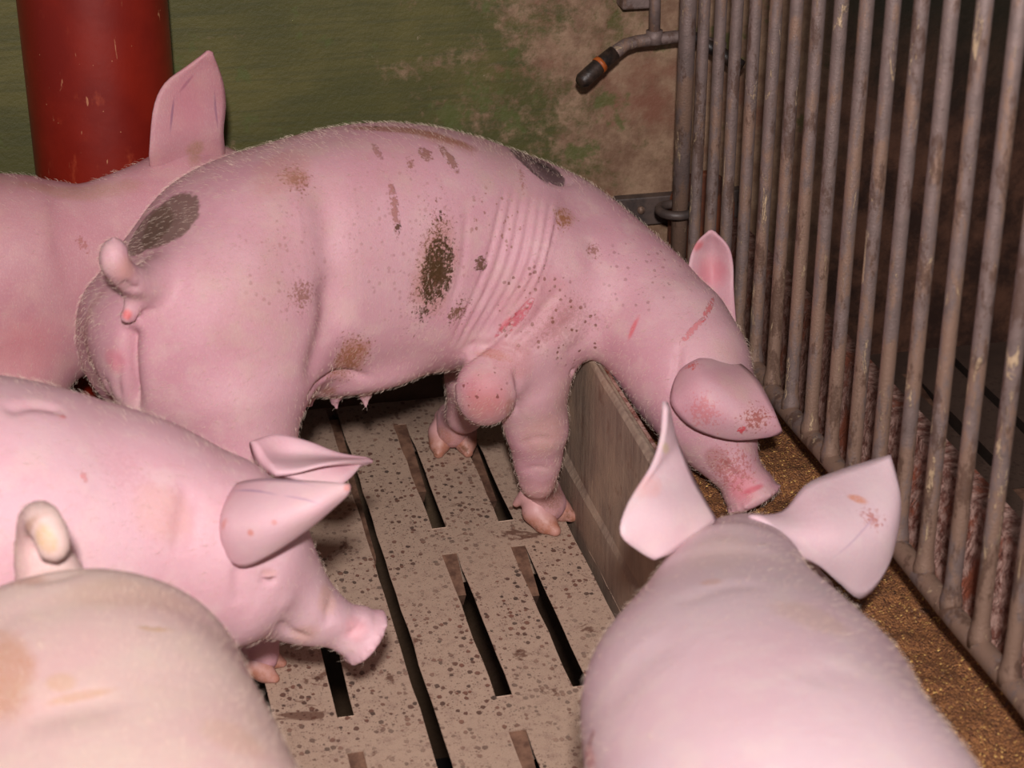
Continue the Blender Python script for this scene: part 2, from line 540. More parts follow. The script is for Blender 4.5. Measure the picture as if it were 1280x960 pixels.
def mat_galv():
    k = N('dirty_galvanised_steel')
    o = k.n('ShaderNodeObjectInfo')
    off = k.n('ShaderNodeVectorMath', operation='ADD')
    k.t.links.new(k.pos, off.inputs[0])
    cmb = k.n('ShaderNodeCombineXYZ'); k.t.links.new(k.m('MULTIPLY', o.outputs['Random'], 7), cmb.inputs[2])
    k.t.links.new(cmb.outputs[0], off.inputs[1])
    v = off.outputs[0]
    z = k.xyz(2)
    metal = k.mix(k.noise(60, 4, .6, vec=v), lin(92, 80, 76), lin(138, 118, 112))
    dust = k.ramp(k.m('ADD', k.noise(26, 6, .7, vec=k.scale((1, 1, .35), v)), k.ramp(z, .2, .75, .05, -.08)), .46, .55)
    col = k.mix(k.m('MULTIPLY', dust, .8), metal, lin(136, 108, 90))
    rust = k.ramp(k.noise(34, 6, .75, vec=k.scale((1, 1, .4), v)), .53, .60)
    col = k.mix(k.m('MULTIPLY', rust, .7), col, lin(84, 60, 48))
    cr = k.ramp(k.noise(60, 6, .8, vec=k.scale((1, 1, .25), v), dist=.6), .60, .64)
    col = k.mix(k.m('MULTIPLY', cr, .8), col, lin(196, 170, 136))
    k.bump(k.m('ADD', k.noise(300, 4, .7, vec=v), k.m('MULTIPLY', cr, 1.)), .6, .0016)
    k.set(k.b.inputs['Metallic'], .25)
    return k.out(col, .52)
def mat_pipe():
    k = N('red_pipe_paint')
    col = k.mix(k.ramp(k.noise(8, 5), .35, .65), lin(108, 20, 10), lin(126, 28, 13))
    sm = k.ramp(k.noise(22, 5, .7, vec=k.scale((1, 1, .5))), .58, .72)
    col = k.mix(k.m('MULTIPLY', sm, .45), col, lin(176, 78, 48))
    sp = k.ramp(k.voro(60), .035, .06, 1, 0)
    sc = k.ramp(k.noise(140, 3, .5, vec=k.scale((1, 1, .16)), dist=.8), .70, .74)
    col = k.mix(k.m('MULTIPLY', k.m('MAXIMUM', sp, sc), .5), col, lin(206, 150, 110))
    k.bump(k.noise(60, 4), .15, .002)
    return k.out(col, .42)

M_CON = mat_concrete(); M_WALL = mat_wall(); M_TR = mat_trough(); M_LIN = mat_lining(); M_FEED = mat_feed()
M_GALV = mat_galv(); M_PIPE = mat_pipe()
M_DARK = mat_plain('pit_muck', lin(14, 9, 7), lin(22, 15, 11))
M_MUCK = mat_plain('caked_muck', lin(84, 56, 42), lin(128, 94, 74), 40)
M_STEEL = mat_plain('dark_flat_steel', lin(56, 48, 46), lin(84, 70, 64), 30, .5)
M_BLACK = mat_plain('worn_black_rubber', lin(26, 20, 18), lin(60, 46, 38), 60, .45)
M_RUST = mat_plain('rusty_plate', lin(118, 62, 34), lin(70, 40, 28), 20, .7)
M_ORANGE = mat_plain('orange_ring', lin(170, 86, 30), lin(140, 66, 26), 60, .5)

# ------------------------------------------------------------------ setting: wall, slatted floor, pit
WALL_Y = 2.69
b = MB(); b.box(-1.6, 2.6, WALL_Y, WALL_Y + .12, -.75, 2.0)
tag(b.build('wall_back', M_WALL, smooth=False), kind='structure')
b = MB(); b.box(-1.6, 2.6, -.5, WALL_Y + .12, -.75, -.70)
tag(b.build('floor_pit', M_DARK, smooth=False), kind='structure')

def slat_floor():
    rng = random.Random(4)
    m = MB()
    pitch = .0955; x_main = .317
    SW = .0095
    rows = [(y0, y0 + .344) for y0 in (.624 - .414, .624, 1.038, 1.452, 1.866, 2.280)]
    xs = []
    k0 = -15
    cols = []
    for i in range(k0, 3):
        cols.append((x_main + i * pitch, (i % 3) == 0))
    for i in range(0, 12):
        cols.append((1.06 + i * pitch, (i % 3) == 0))
    holes = []
    for x, full in cols:
        if full:
            holes.append((x - .0085, x + .0085, -.4, WALL_Y - .002))
        else:
            for y0, y1 in rows:
                holes.append((x - SW - .001, x + SW + .001, y0, min(y1, WALL_Y - .08)))
    holes.append((.588, .600, -.4, WALL_Y - .002))
    X = sorted({-1.6, 2.6} | {h[i] for h in holes for i in (0, 1)})
    Y = sorted({-.45, WALL_Y} | {h[i] for h in holes for i in (2, 3)})
    YY = []
    for a, c in zip(Y[:-1], Y[1:]):
        n = max(1, int((c - a) / .04)); YY += [a + (c - a) * i / n for i in range(n)]
    Y = YY + [Y[-1]]
    nx, ny = len(X), len(Y)
    solid = np.ones((nx - 1, ny - 1), bool)
    for i in range(nx - 1):
        xc = (X[i] + X[i + 1]) / 2
        for h in holes:
            if h[0] < xc < h[1]:
                for j in range(ny - 1):
                    yc = (Y[j] + Y[j + 1]) / 2
                    if h[2] < yc < h[3]: solid[i, j] = False
    jit = {}
    def P(i, j, z):
        if (i, j) not in jit:
            e = .0010 if 0 < i < nx - 1 and 0 < j < ny - 1 else 0
            jit[(i, j)] = (rng.uniform(-e, e), rng.uniform(-e, e) * .5)
        d = jit[(i, j)]
        ux = uy = 0.0
        if z < 0:                                 # the slots widen downwards
            def hole(a, c): return 0 <= a < nx - 1 and 0 <= c < ny - 1 and not solid[a, c]
            if hole(i, j) or hole(i, j - 1): ux -= .026
            if hole(i - 1, j) or hole(i - 1, j - 1): ux += .026
            if hole(i, j) or hole(i - 1, j): uy -= .02
            if hole(i, j - 1) or hole(i - 1, j - 1): uy += .02
        return (X[i] + d[0] + ux, min(Y[j] + d[1] + uy, WALL_Y), z)
    ids = {}
    V = []; Fc = []
    def vid(i, j, z):
        k = (i, j, z)
        if k not in ids: ids[k] = len(V); V.append(P(i, j, z))
        return ids[k]
    B = -.06
    for i in range(nx - 1):
        for j in range(ny - 1):
            if not solid[i, j]: continue
            Fc.append((vid(i, j, 0), vid(i + 1, j, 0), vid(i + 1, j + 1, 0), vid(i, j + 1, 0)))
            Fc.append((vid(i, j, B), vid(i, j + 1, B), vid(i + 1, j + 1, B), vid(i + 1, j, B)))
            for di, dj, a, c in ((-1, 0, (0, 1), (0, 0)), (1, 0, (1, 0), (1, 1)), (0, -1, (0, 0), (1, 0)), (0, 1, (1, 1), (0, 1))):
                ii, jj = i + di, j + dj
                if 0 <= ii < nx - 1 and 0 <= jj < ny - 1 and solid[ii, jj]: continue
                p, q = (i + a[0], j + a[1]), (i + c[0], j + c[1])
                Fc.append((vid(*q, 0), vid(*p, 0), vid(*p, B), vid(*q, B))[::-1])
    m.add(V, Fc)
    o = m.build('floor', M_CON, smooth=False, bevel=.0025)
    tag(o, kind='structure')
    # dried muck ramps filling the far end of the slots
    w = MB()
    for x, full in cols:
        if full:
            if x < .4 and x > -.9:
                w.add([(x - .008, 2.30, -.045), (x + .008, 2.30, -.045), (x - .008, 2.66, -.006), (x + .008, 2.66, -.006), (x - .008, 2.30, -.058), (x + .008, 2.30, -.058), (x - .008, 2.66, -.058), (x + .008, 2.66, -.058)],
                      [(0, 1, 3, 2), (4, 6, 7, 5), (0, 4, 5, 1), (2, 3, 7, 6), (0, 2, 6, 4), (1, 5, 7, 3)])
            continue
        for y0, y1 in rows:
            ln = rng.uniform(.06, .09) if y0 < 2.2 else rng.uniform(.16, .24)
            y1 = min(y1, WALL_Y - .08)
            a = y1 - ln
            w.add([(x - .011, a, -.03), (x + .011, a, -.03), (x - .011, y1 + .002, -.001), (x + .011, y1 + .002, -.001), (x - .011, a + .02, -.058), (x + .011, a + .02, -.058), (x - .011, y1, -.058), (x + .011, y1, -.058)],
                  [(0, 1, 3, 2), (4, 6, 7, 5), (0, 4, 5, 1), (2, 3, 7, 6), (0, 2, 6, 4), (1, 5, 7, 3)])
    tag(w.build('caked_muck', M_MUCK, smooth=False), 'brown muck dried in the ends of the floor slots', 'muck', kind='stuff')
slat_floor()

# ------------------------------------------------------------------ feed trough
T0, T1 = -.2, WALL_Y
def extrude_profile(name, prof, mat, parent, closed=True, bevel=0, y0=T0, y1=T1, ny=60, wob=0.0, seed=1):
    rng = np.random.RandomState(seed)
    n = len(prof)
    ys = np.linspace(y0, y1, ny)
    V = []
    for iy, y in enumerate(ys):
        for ip, (x, z) in enumerate(prof):
            V.append((x + wob * math.sin(9 * y + ip * 2.1) + rng.uniform(-1, 1) * wob * .5, y, z + rng.uniform(-1, 1) * wob * .6))
    Fc = []
    r = range(n if closed else n - 1)
    for iy in range(ny - 1):
        for i in r:
            a = iy * n + i; c = iy * n + (i + 1) % n
            Fc.append((a, c, c + n, a + n))
    if closed:
        Fc.append(tuple(range(n))[::-1])
    m = MB(); m.add(V, Fc)
    o = m.build(name, mat, parent, smooth=False, bevel=bevel)
    return o
tr = thing('feed_trough', (.77, 1.5, 0), 'long raised concrete feed trough with dark red stained inner sides under the barred gate', 'trough')
extrude_profile('trough_shell', [(.600, -.10), (.600, .062), (.6065, .072), (.606, .262), (.609, .268), (.614, .268), (.6155, .264), (.622, .263), (.660, .10), (.885, .10), (.945, .268), (.965, .268), (.972, .26), (.985, -.10)],
                M_TR, tr, bevel=.002, wob=.0012)
extrude_profile('trough_lining', [(.619, .266), (.623, .266), (.667, .112), (.880, .112), (.938, .270), (.968, .271), (.968, .2675), (.9375, .2665), (.876, .108), (.663, .108)][:10], M_LIN, tr, wob=.0008, seed=3)
# rusty rounded end plate where the trough meets the wall
b = MB()
arc = [(.905 + .052 * math.cos(t), .30 + .055 * math.sin(t)) for t in np.linspace(0, math.pi, 12)]
prof = [(.957, .13)] + arc + [(.853, .13)]
n = len(prof)
b.add([(x, y, z) for y in (2.655, 2.672) for x, z in prof],
      [tuple(range(n)), tuple(range(n, 2 * n))[::-1]] + [(i, i + n, (i + 1) % n + n, (i + 1) % n) for i in range(n)])
b.build('end_plate', M_RUST, tr, smooth=False, bevel=.003)

def feed():
    nx, ny = 74, 430
    xs = np.linspace(.652, .905, nx); ys = np.linspace(.3, 2.65, ny)
    X, Y = np.meshgrid(xs, ys, indexing='ij')
    rs = np.random.RandomState(8)
    def vn(s, seed):
        r = np.random.RandomState(seed); g = r.rand(200, 400)
        u = X * s; v = Y * s
        i = np.floor(u).astype(int) % 199; j = np.floor(v).astype(int) % 399
        a = u - np.floor(u); c = v - np.floor(v); a = a * a * (3 - 2 * a); c = c * c * (3 - 2 * c)
        return (g[i, j] * (1 - a) + g[i + 1, j] * a) * (1 - c) + (g[i, j + 1] * (1 - a) + g[i + 1, j + 1] * a) * c
    Z = .143 + .020 * (vn(9, 1) - .5) + .014 * (vn(24, 2) - .5) + .008 * (vn(60, 3) - .5) + .004 * (rs.rand(nx, ny) - .5)
    Z += .012 * np.clip((X - .86) / .05, 0, 1)
    Z -= .016 * np.exp(-(((X - .79) / .06) ** 2 + ((Y - 2.02) / .07) ** 2))
    V = np.stack([X, Y, Z], -1).reshape(-1, 3)
    i, j = np.meshgrid(np.arange(nx - 1), np.arange(ny - 1), indexing='ij')
    a = (i * ny + j).ravel()
    q = np.stack([a, a + ny, a + ny + 1, a + 1], 1)
    # skirt and underside so the meal has a body
    Bv = V.copy(); Bv[:, 2] = .114
    Bv[:, 0] = np.clip(Bv[:, 0], .672, .876)
    K = len(V)
    qb = q[:, ::-1] + K
    sk = []
    for j_ in range(ny - 1):
        sk.append((j_, j_ + 1, K + j_ + 1, K + j_)); a_ = (nx - 1) * ny + j_; sk.append((a_ + 1, a_, K + a_, K + a_ + 1))
    for i_ in range(nx - 1):
        a_ = i_ * ny; sk.append((a_ + ny, a_, K + a_, K + a_ + ny)); a_ = i_ * ny + ny - 1; sk.append((a_, a_ + ny, K + a_ + ny, K + a_))
    o = mesh_obj('meal_feed', np.vstack([V, Bv]), np.vstack([q, qb, np.array(sk)]), M_FEED)
    tag(o, 'golden brown meal feed lying along the bottom of the trough', 'feed', kind='stuff')
feed()

# ------------------------------------------------------------------ barred gate over the trough
GX, GZ, GP = .847, .222, 2.592
SP = .0705
gate = thing('metal_gate', (GX, 1.6, 0), 'tall dirty galvanised gate of round vertical bars standing over the trough', 'gate')
b = MB()
ys = np.linspace(-.15, GP, 60)
b.tube([(GX + .0015 * math.sin(y * 14), y, GZ + .001 * math.sin(y * 23)) for y in ys], .0125, 18)
b.build('bottom_rail', M_GALV, gate)
b = MB(); b.tube([(GX, -.15, 1.12), (GX, GP, 1.12)], .0125, 18)
b.build('top_rail', M_GALV, gate)
b = MB(); b.tube([(GX, GP, .15), (GX, GP, .6), (GX, GP, 1.13)], .0125, 20)
b.build('hinge_post', M_GALV, gate)
rg = random.Random(2)
for i in range(1, 38):
    y = GP - i * SP
    b = MB()
    lean = rg.uniform(-.0015, .0015)
    b.tube([(GX, y, GZ), (GX, y, GZ + .014), (GX, y, GZ + .022), (GX, y, GZ + .034), (GX + lean, y + lean, .5), (GX + lean, y + lean, .8), (GX, y, 1.12)],
           [.0125, .0122, .0104, .0089, .0086, .0086, .0086], 14)
    b.build('bar', M_GALV, gate)
# hinge clasp
b = MB()
zr = W(850, 262, GP)[2]
b.tube([(GX - .006 + .026 * math.cos(t), GP + .026 * math.sin(t), zr) for t in np.linspace(0, 2 * math.pi, 20)], .007, 8, cap=False)
b.build('hinge_ring', M_STEEL, gate)
# wall strap
b = MB()
x0 = W(770, 268, 2.672)[0]; x1 = W(938, 250, 2.672)[0]
zc = W(860, 260, 2.672)[2]
b.box(x0, x1, 2.672, WALL_Y + .002, zc - .023, zc + .023)
o = b.build('wall_strap', M_STEEL, smooth=False, bevel=.002)
tag(o, 'dark flat steel strap bolted across the wall behind the gate hinge', 'bracket')
for f in (.18, .5, .93):
    c = x0 + (x1 - x0) * f
    b = MB(); b.tube([(c, 2.674, zc + .004), (c, 2.666, zc + .004)], .006, 8); b.build('bolt', M_GALV, o)

# ------------------------------------------------------------------ drinker pipe
dr = thing('water_drinker', tuple(W(818, 45, 2.60)), 'bent steel drinker pipe with black nipple end on the back wall', 'drinker')
YD = 2.63
b = MB()
b.tube([W(818, -60, YD), W(819, 0, YD), W(818, 46, YD)], .0085, 14); b.build('feed_pipe', M_GALV, dr)
b = MB()
b.tube([W(905, 60, YD - .005), W(860, 46, YD), W(845, 46, YD), W(818, 49, YD), W(795, 52, YD), W(782, 56, YD - .004), W(772, 63, YD - .008), W(764, 70, YD - .012)], [.0095, .0095, .0095, .0095, .009, .0095, .010, .010], 14)
b.tube([W(818, 38, YD), W(818, 54, YD)], .0125, 14)
b.build('cross_pipe', M_GALV, dr)
b = MB(); b.tube([W(768, 66, YD - .010), W(752, 79, YD - .018), W(738, 92, YD - .026), W(728, 101, YD - .03), W(724, 104, YD - .032)], [.0112, .0115, .0122, .012, .008], 16)
b.build('nipple_body', M_BLACK, dr)
b = MB(); b.tube([W(752, 79, YD - .018), W(748, 82.5, YD - .02)], .0128, 16); b.build('ring', M_ORANGE, dr)
b = MB(); b.tube([W(862, 44, YD - .002), W(880, 54, YD - .004), W(905, 69, YD - .02), W(926, 84, YD - .04)], [.009, .0095, .010, .011], 14)
b.build('rear_nipple', M_BLACK, dr)
# pipe clamp at the top edge
b = MB(); p = W(793, 2, 2.67); b.box(p[0] - .022, p[0] + .03, 2.655, WALL_Y + .002, p[2] - .008, p[2] + .03)
tag(b.build('wall_clamp', M_GALV, smooth=False, bevel=.003), 'small galvanised clamp screwed to the wall beside the drinker pipe', 'bracket')

# ------------------------------------------------------------------ red down pipe
b = MB()
pc = W(127, 120, 2.585)
b.tube([(pc[0], 2.585, z) for z in (0.0, .25, .5, .75, 1.0, 1.3)], .099, 56)
tag(b.build('drain_pipe', M_PIPE), 'thick red painted upright pipe against the green wall', 'pipe')
# ------------------------------------------------------------------ pigs
def SP3(px, py, Y): return list(W(px, py, Y))
def rows_px(L):                       # (px, py, Y, a, bt, bb, e)
    return [SP3(*q[:3]) + list(q[3:]) for q in L]

def skin_material(name, base, blush, pale, marks=(), origin=(0, 0, 0), bvh=None, dirt=.3, dirtcol=(150, 110, 84), hairy=.5, zones=()):
    k = N(name)
    k.pos = k.tc.outputs['Object']
    o = Vector(origin)
    n1 = k.noise(6, 4, .55); n2 = k.noise(26, 5, .6); n3 = k.noise(110, 5, .65); n4 = k.noise(420, 4, .7)
    col = k.mix(k.ramp(n1, .32, .68), base, blush)
    col = k.mix(k.m('MULTIPLY', k.ramp(n2, .45, .7), .45), col, pale)
    # fine mottling of skin seen through white bristles
    hr = k.noise(700, 3, .7, vec=k.scale((1, 1, .35)))
    col = k.mix(k.m('MULTIPLY', k.ramp(hr, .45, .75), .35 * hairy), col, lin(236, 214, 200))
    dd = k.ramp(k.m('ADD', k.noise(4, 3), k.m('MULTIPLY', n2, .4)), .68, .92)
    col = k.mix(k.m('MULTIPLY', dd, dirt), col, lin(*dirtcol))
    fl = k.m('MULTIPLY', k.ramp(n4, .70, .74), k.ramp(n2, .5, .62))
    col = k.mix(k.m('MULTIPLY', fl, min(1, dirt * 1.6)), col, lin(128, 84, 66))
    ff = k.ramp(k.noise(190, 4, .75), .47, .56); fine = k.ramp(n4, .46, .58)
    bumps = k.m('ADD', k.m('MULTIPLY', n3, .5), k.m('MULTIPLY', hr, .35))
    spk = k.noise(230, 4, .8)
    vd = k.voro(150); vc = k.n('ShaderNodeSeparateColor'); k.t.links.new(k.voro(150, out='Color'), vc.inputs[0])
    dots = k.ramp(k.m('SUBTRACT', k.m('ADD', vd, k.m('MULTIPLY', k.m('SUBTRACT', spk, .5), .8)), k.ramp(vc.outputs[0], .35, 1, -.1, .38)), -.04, .03, 1, 0)
    def local(c, u, n, ru, rv, rn):
        u = u.normalized(); n = (n - u * n.dot(u)).normalized(); v = n.cross(u)
        mp = k.n('ShaderNodeMapping', vector_type='TEXTURE')
        k.t.links.new(k.pos, mp.inputs['Vector'])
        mp.inputs['Location'].default_value = c - o
        mp.inputs['Rotation'].default_value = Matrix((u, v, n)).transposed().to_euler()
        mp.inputs['Scale'].default_value = (ru, rv, rn)
        ln = k.n('ShaderNodeVectorMath', operation='LENGTH'); k.t.links.new(mp.outputs[0], ln.inputs[0])
        return ln.outputs['Value']
    for mk in marks:
        x0, y0, x1, y1, wpx, color, style, strength = mk[:8]
        hit = []
        for t in (0, .5, 1):
            d = Vector(ray(x0 + (x1 - x0) * t, y0 + (y1 - y0) * t))
            h = bvh.ray_cast(Vector(_C), d.normalized())
            if h[0] is not None: hit.append(h)
        if not hit: 
            print('mark missed', mk[:4]); continue
        mid = hit[len(hit) // 2]
        c = mid[0]; nrm = mid[1]
        dep = (c - Vector(_C)).dot(Vector(_f))
        if len(hit) == 3: u = hit[2][0] - hit[0][0]; c = (hit[0][0] + hit[2][0] + mid[0] * 2) / 4
        else: u = Vector(_r)
        ru = max(u.length / 2 if len(hit) == 3 else 0, wpx * dep / F_PX / 2)
        if u.length < 1e-4: u = Vector(_r)
        # foreshortening: widen across the mark when the skin slants away from the sight line
        view = (c - Vector(_C)).normalized()
        rv = wpx * dep / F_PX / 2 / max(.45, abs(nrm.dot(view)) ** .5)
        r = local(c, u, nrm, ru, rv, max(.035, ru * .8))
        if style == 'patch':      # clean edged pigment
            mask = k.ramp(k.m('ADD', r, k.m('MULTIPLY', k.m('SUBTRACT', n3, .5), .35)), .86, 1.0, 1, 0)
        elif style == 'mud':      # thick caked, ragged
            mask = k.ramp(k.m('ADD', r, k.m('MULTIPLY', k.m('SUBTRACT', ff, .5), .8)), .75, 1.0, 1, 0)
            bumps = k.m('ADD', bumps, k.m('MULTIPLY', mask, .8))
        elif style == 'speck':    # scattered crumbs
            mask = k.ramp(k.m('SUBTRACT', spk, k.m('MULTIPLY', r, .16)), .40, .44)
        elif style == 'dots':     # separate specks
            mask = k.m('MULTIPLY', k.ramp(r, .7, 1.05, 1, 0), dots)
        elif style == 'film':     # thin dried film
            mask = k.m('MULTIPLY', k.ramp(k.m('ADD', r, k.m('MULTIPLY', k.m('SUBTRACT', n2, .5), 1.2)), .55, 1.15, 1, 0), k.ramp(fine, 0, 1, .6, 1))
        else:                     # soft flush of the skin
            mask = k.ramp(k.m('ADD', r, k.m('MULTIPLY', k.m('SUBTRACT', n3, .5), .5)), .3, 1.1, 1, 0)
        col = k.mix(k.m('MULTIPLY', mask, strength), col, lin(*color))
    k.bump(bumps, .55, .0016)
    b = k.b
    b.inputs['Subsurface Weight'].default_value = .12
    b.inputs['Subsurface Scale'].default_value = .02
    b.inputs['Subsurface Radius'].default_value = (1, .35, .25)
    b.inputs['Specular IOR Level'].default_value = .35
    return k.out(col, .52)

def claw(base, toe, r, splay, lift=0):
    """one cloven hoof: two claws and two dew claws, as its own fine skin"""
    base = np.array(base, float); toe = np.array(toe, float); toe[2] = 0; toe /= np.linalg.norm(toe)
    side = np.array([-toe[1], toe[0], 0])
    B = Body()
    for s in (-1, 1):
        c = base + side * s * splay
        B.limb([(c * .5 + base * .5 - toe * r * .5 + [0, 0, r * 2.1], r * .80), (c - toe * r * .2 + [0, 0, r * 1.25], r * .86), (c + toe * r * .45 + side * s * r * .1 + [0, 0, r * .74], r * .72), (c + toe * r * 1.25 + side * s * r * .22 + [0, 0, r * .40], r * .38)], k=.006)
        B.limb([(c - toe * r * 1.0 + [0, 0, r * 2.2], r * .42), (c - toe * r * 1.65 + [0, 0, r * 1.35], r * .24)], k=.006)
    v, f = B.mesh(.0032, 2, pad=.012)
    v[:, 2] = np.maximum(v[:, 2], base[2])
    return v, f

class Pig:
    def __init__(s, h=.0065):
        s.B = Body(); s.h = h; s.ears = []; s.claws = []; s.eyes = []
    def leg(s, pts, toe, hoof_r=.0165, k=.02):
        """pts: chain down to the pastern; last point is the floor point under the pastern"""
        s.B.limb(pts[:-1], k=k)
        (px, pr) = pts[-2]; g = np.array(pts[-1][0], float)
        t = np.array(toe, float); t[2] = 0; t /= np.linalg.norm(t)
        s.B.limb([(px, pr), (g - t * hoof_r * .25 + [0, 0, hoof_r * 2.4], max(pr * .92, hoof_r)), (g + t * hoof_r * .05 + [0, 0, hoof_r * 1.55], hoof_r * 1.25)], k=.01)
        s.claws.append(claw(g, toe, hoof_r, hoof_r * .80))
    def ear(s, rows, thick=.0035, **kw):
        s.ears.append(sheet([[W(*q) for q in r] for r in rows], thick=thick, **kw))
    def eye(s, row, ax, up, r=.0085):
        c = np.array(row[:3]); ax = np.array(ax, float); ax /= np.linalg.norm(ax)
        sd = np.cross(ax, up); sd /= np.linalg.norm(sd); u2 = np.cross(sd, ax)
        for q in (-1, 1):
            e = c + sd * q * row[3] * .86 + u2 * row[4] * .42
            s.B.ball(e + u2 * .004, (.011, .011, .009), k=.014)
            s.eyes.append((e + sd * q * .006 - u2 * .002, r, ax))
    def finish(s, name, loc, label, group, mats, fine=False, deform=None, smooth=2):
        v, f = s.B.mesh(s.h, smooth)
        if fine: v, f = subdivide(v, f)
        if deform is not None: v = deform(v, f)
        s.body = (v, f)
        parts = [(v, f, 0)] + [(ev, ef, 0) for ev, ef in s.ears]
        V, Fq, M = merge(parts)
        s.bvh = BVHTree.FromPolygons(V.tolist(), Fq.tolist())
        mat, hoofm = mats(s.bvh)
        loc = Vector(loc)
        o = mesh_obj(name, V - np.array(loc), Fq, mat)
        o.location = loc
        tag(o, label, 'pig', group)
        for cv, cf in s.claws:
            c = mesh_obj('hoof', cv - np.array(loc), cf, hoofm); c.parent = o
        for c, r, d in s.eyes:
            d = np.array(d, float) / np.linalg.norm(d)
            bm = bmesh.new(); bmesh.ops.create_uvsphere(bm, u_segments=16, v_segments=10, radius=r)
            me = bpy.data.meshes.new('eye'); bm.to_mesh(me); bm.free()
            me.polygons.foreach_set('use_smooth', [True] * len(me.polygons)); me.materials.append(M_EYE)
            e = bpy.data.objects.new('eye', me); COL.objects.link(e); e.parent = o
            e.location = Vector(c) - loc
        s.obj = o
        s.loc = loc
        return o

kk = N('eye_dark'); M_EYE = kk.out(lin(34, 20, 16), .15)
N.xyz_obj = lambda s: (lambda o: (s.t.links.new(s.pos, o.inputs[0]), o.outputs[2])[1])(s.n('ShaderNodeSeparateXYZ'))
def hoof_mat():
    k = N('hoof_horn'); k.pos = k.tc.outputs['Object']
    col = k.mix(k.ramp(k.noise(60, 5, .7), .35, .65), lin(190, 142, 130), lin(168, 112, 90))
    col = k.mix(k.ramp(k.noise(35, 5, .7), .55, .7), col, lin(124, 84, 62))
    col = k.mix(k.ramp(k.m('ADD', k.xyz_obj(), k.m('MULTIPLY', k.noise(60, 3), .012)), .026, .046), col, lin(200, 152, 150))
    k.bump(k.noise(260, 4), .4, .001)
    return k.out(col, .5)
M_HOOF = hoof_mat()
PINK = lin(204, 160, 168); BLUSH = lin(198, 145, 157); PALE = lin(212, 180, 176)

def grooves(v, f, bvh_lines, depth, width):
    """press creases into the skin along measured lines. lines: list of polylines of 3D points"""
    nrm = vnormals(v, f)
    out = np.zeros(len(v))
    for pts, dsc, wsc in bvh_lines:
        P = np.array(pts)
        P = spline(P, max(12, len(P) * 6)) if len(P) > 2 else P
        lo = P.min(0) - .03; hi = P.max(0) + .03
        sel = np.nonzero(((v > lo) & (v < hi)).all(1))[0]
        if not len(sel): continue
        q = v[sel]; best = np.full(len(sel), 9.); par = np.zeros(len(sel))
        for i in range(len(P) - 1):
            a, b_ = P[i], P[i + 1]; ab = b_ - a
            t = np.clip(((q - a) @ ab) / max(ab @ ab, 1e-12), 0, 1)
            d = np.linalg.norm(q - a - t[:, None] * ab, axis=1)
            m = d < best
            best[m] = d[m]; par[m] = (i + t[m]) / (len(P) - 1)
        fade = np.clip(np.minimum(par, 1 - par) * 4, 0, 1)
        fade = fade * fade * (3 - 2 * fade)
        out[sel] -= depth * dsc * fade * np.exp(-(best / (width * wsc)) ** 2)
    return v + nrm * out[:, None]

def cast_lines(v, f, L):
    bv = BVHTree.FromPolygons(v.tolist(), f.tolist())
    res = []
    for ln in L:
        pts = []
        P = spline([list(map(float, q)) for q in ln[0]], 14)
        for x, y in P:
            h = bv.ray_cast(Vector(_C), Vector(ray(x, y)).normalized())
            if h[0] is not None: pts.append(list(h[0]))
        if len(pts) > 2: res.append((pts, ln[1], ln[2]))
    return res

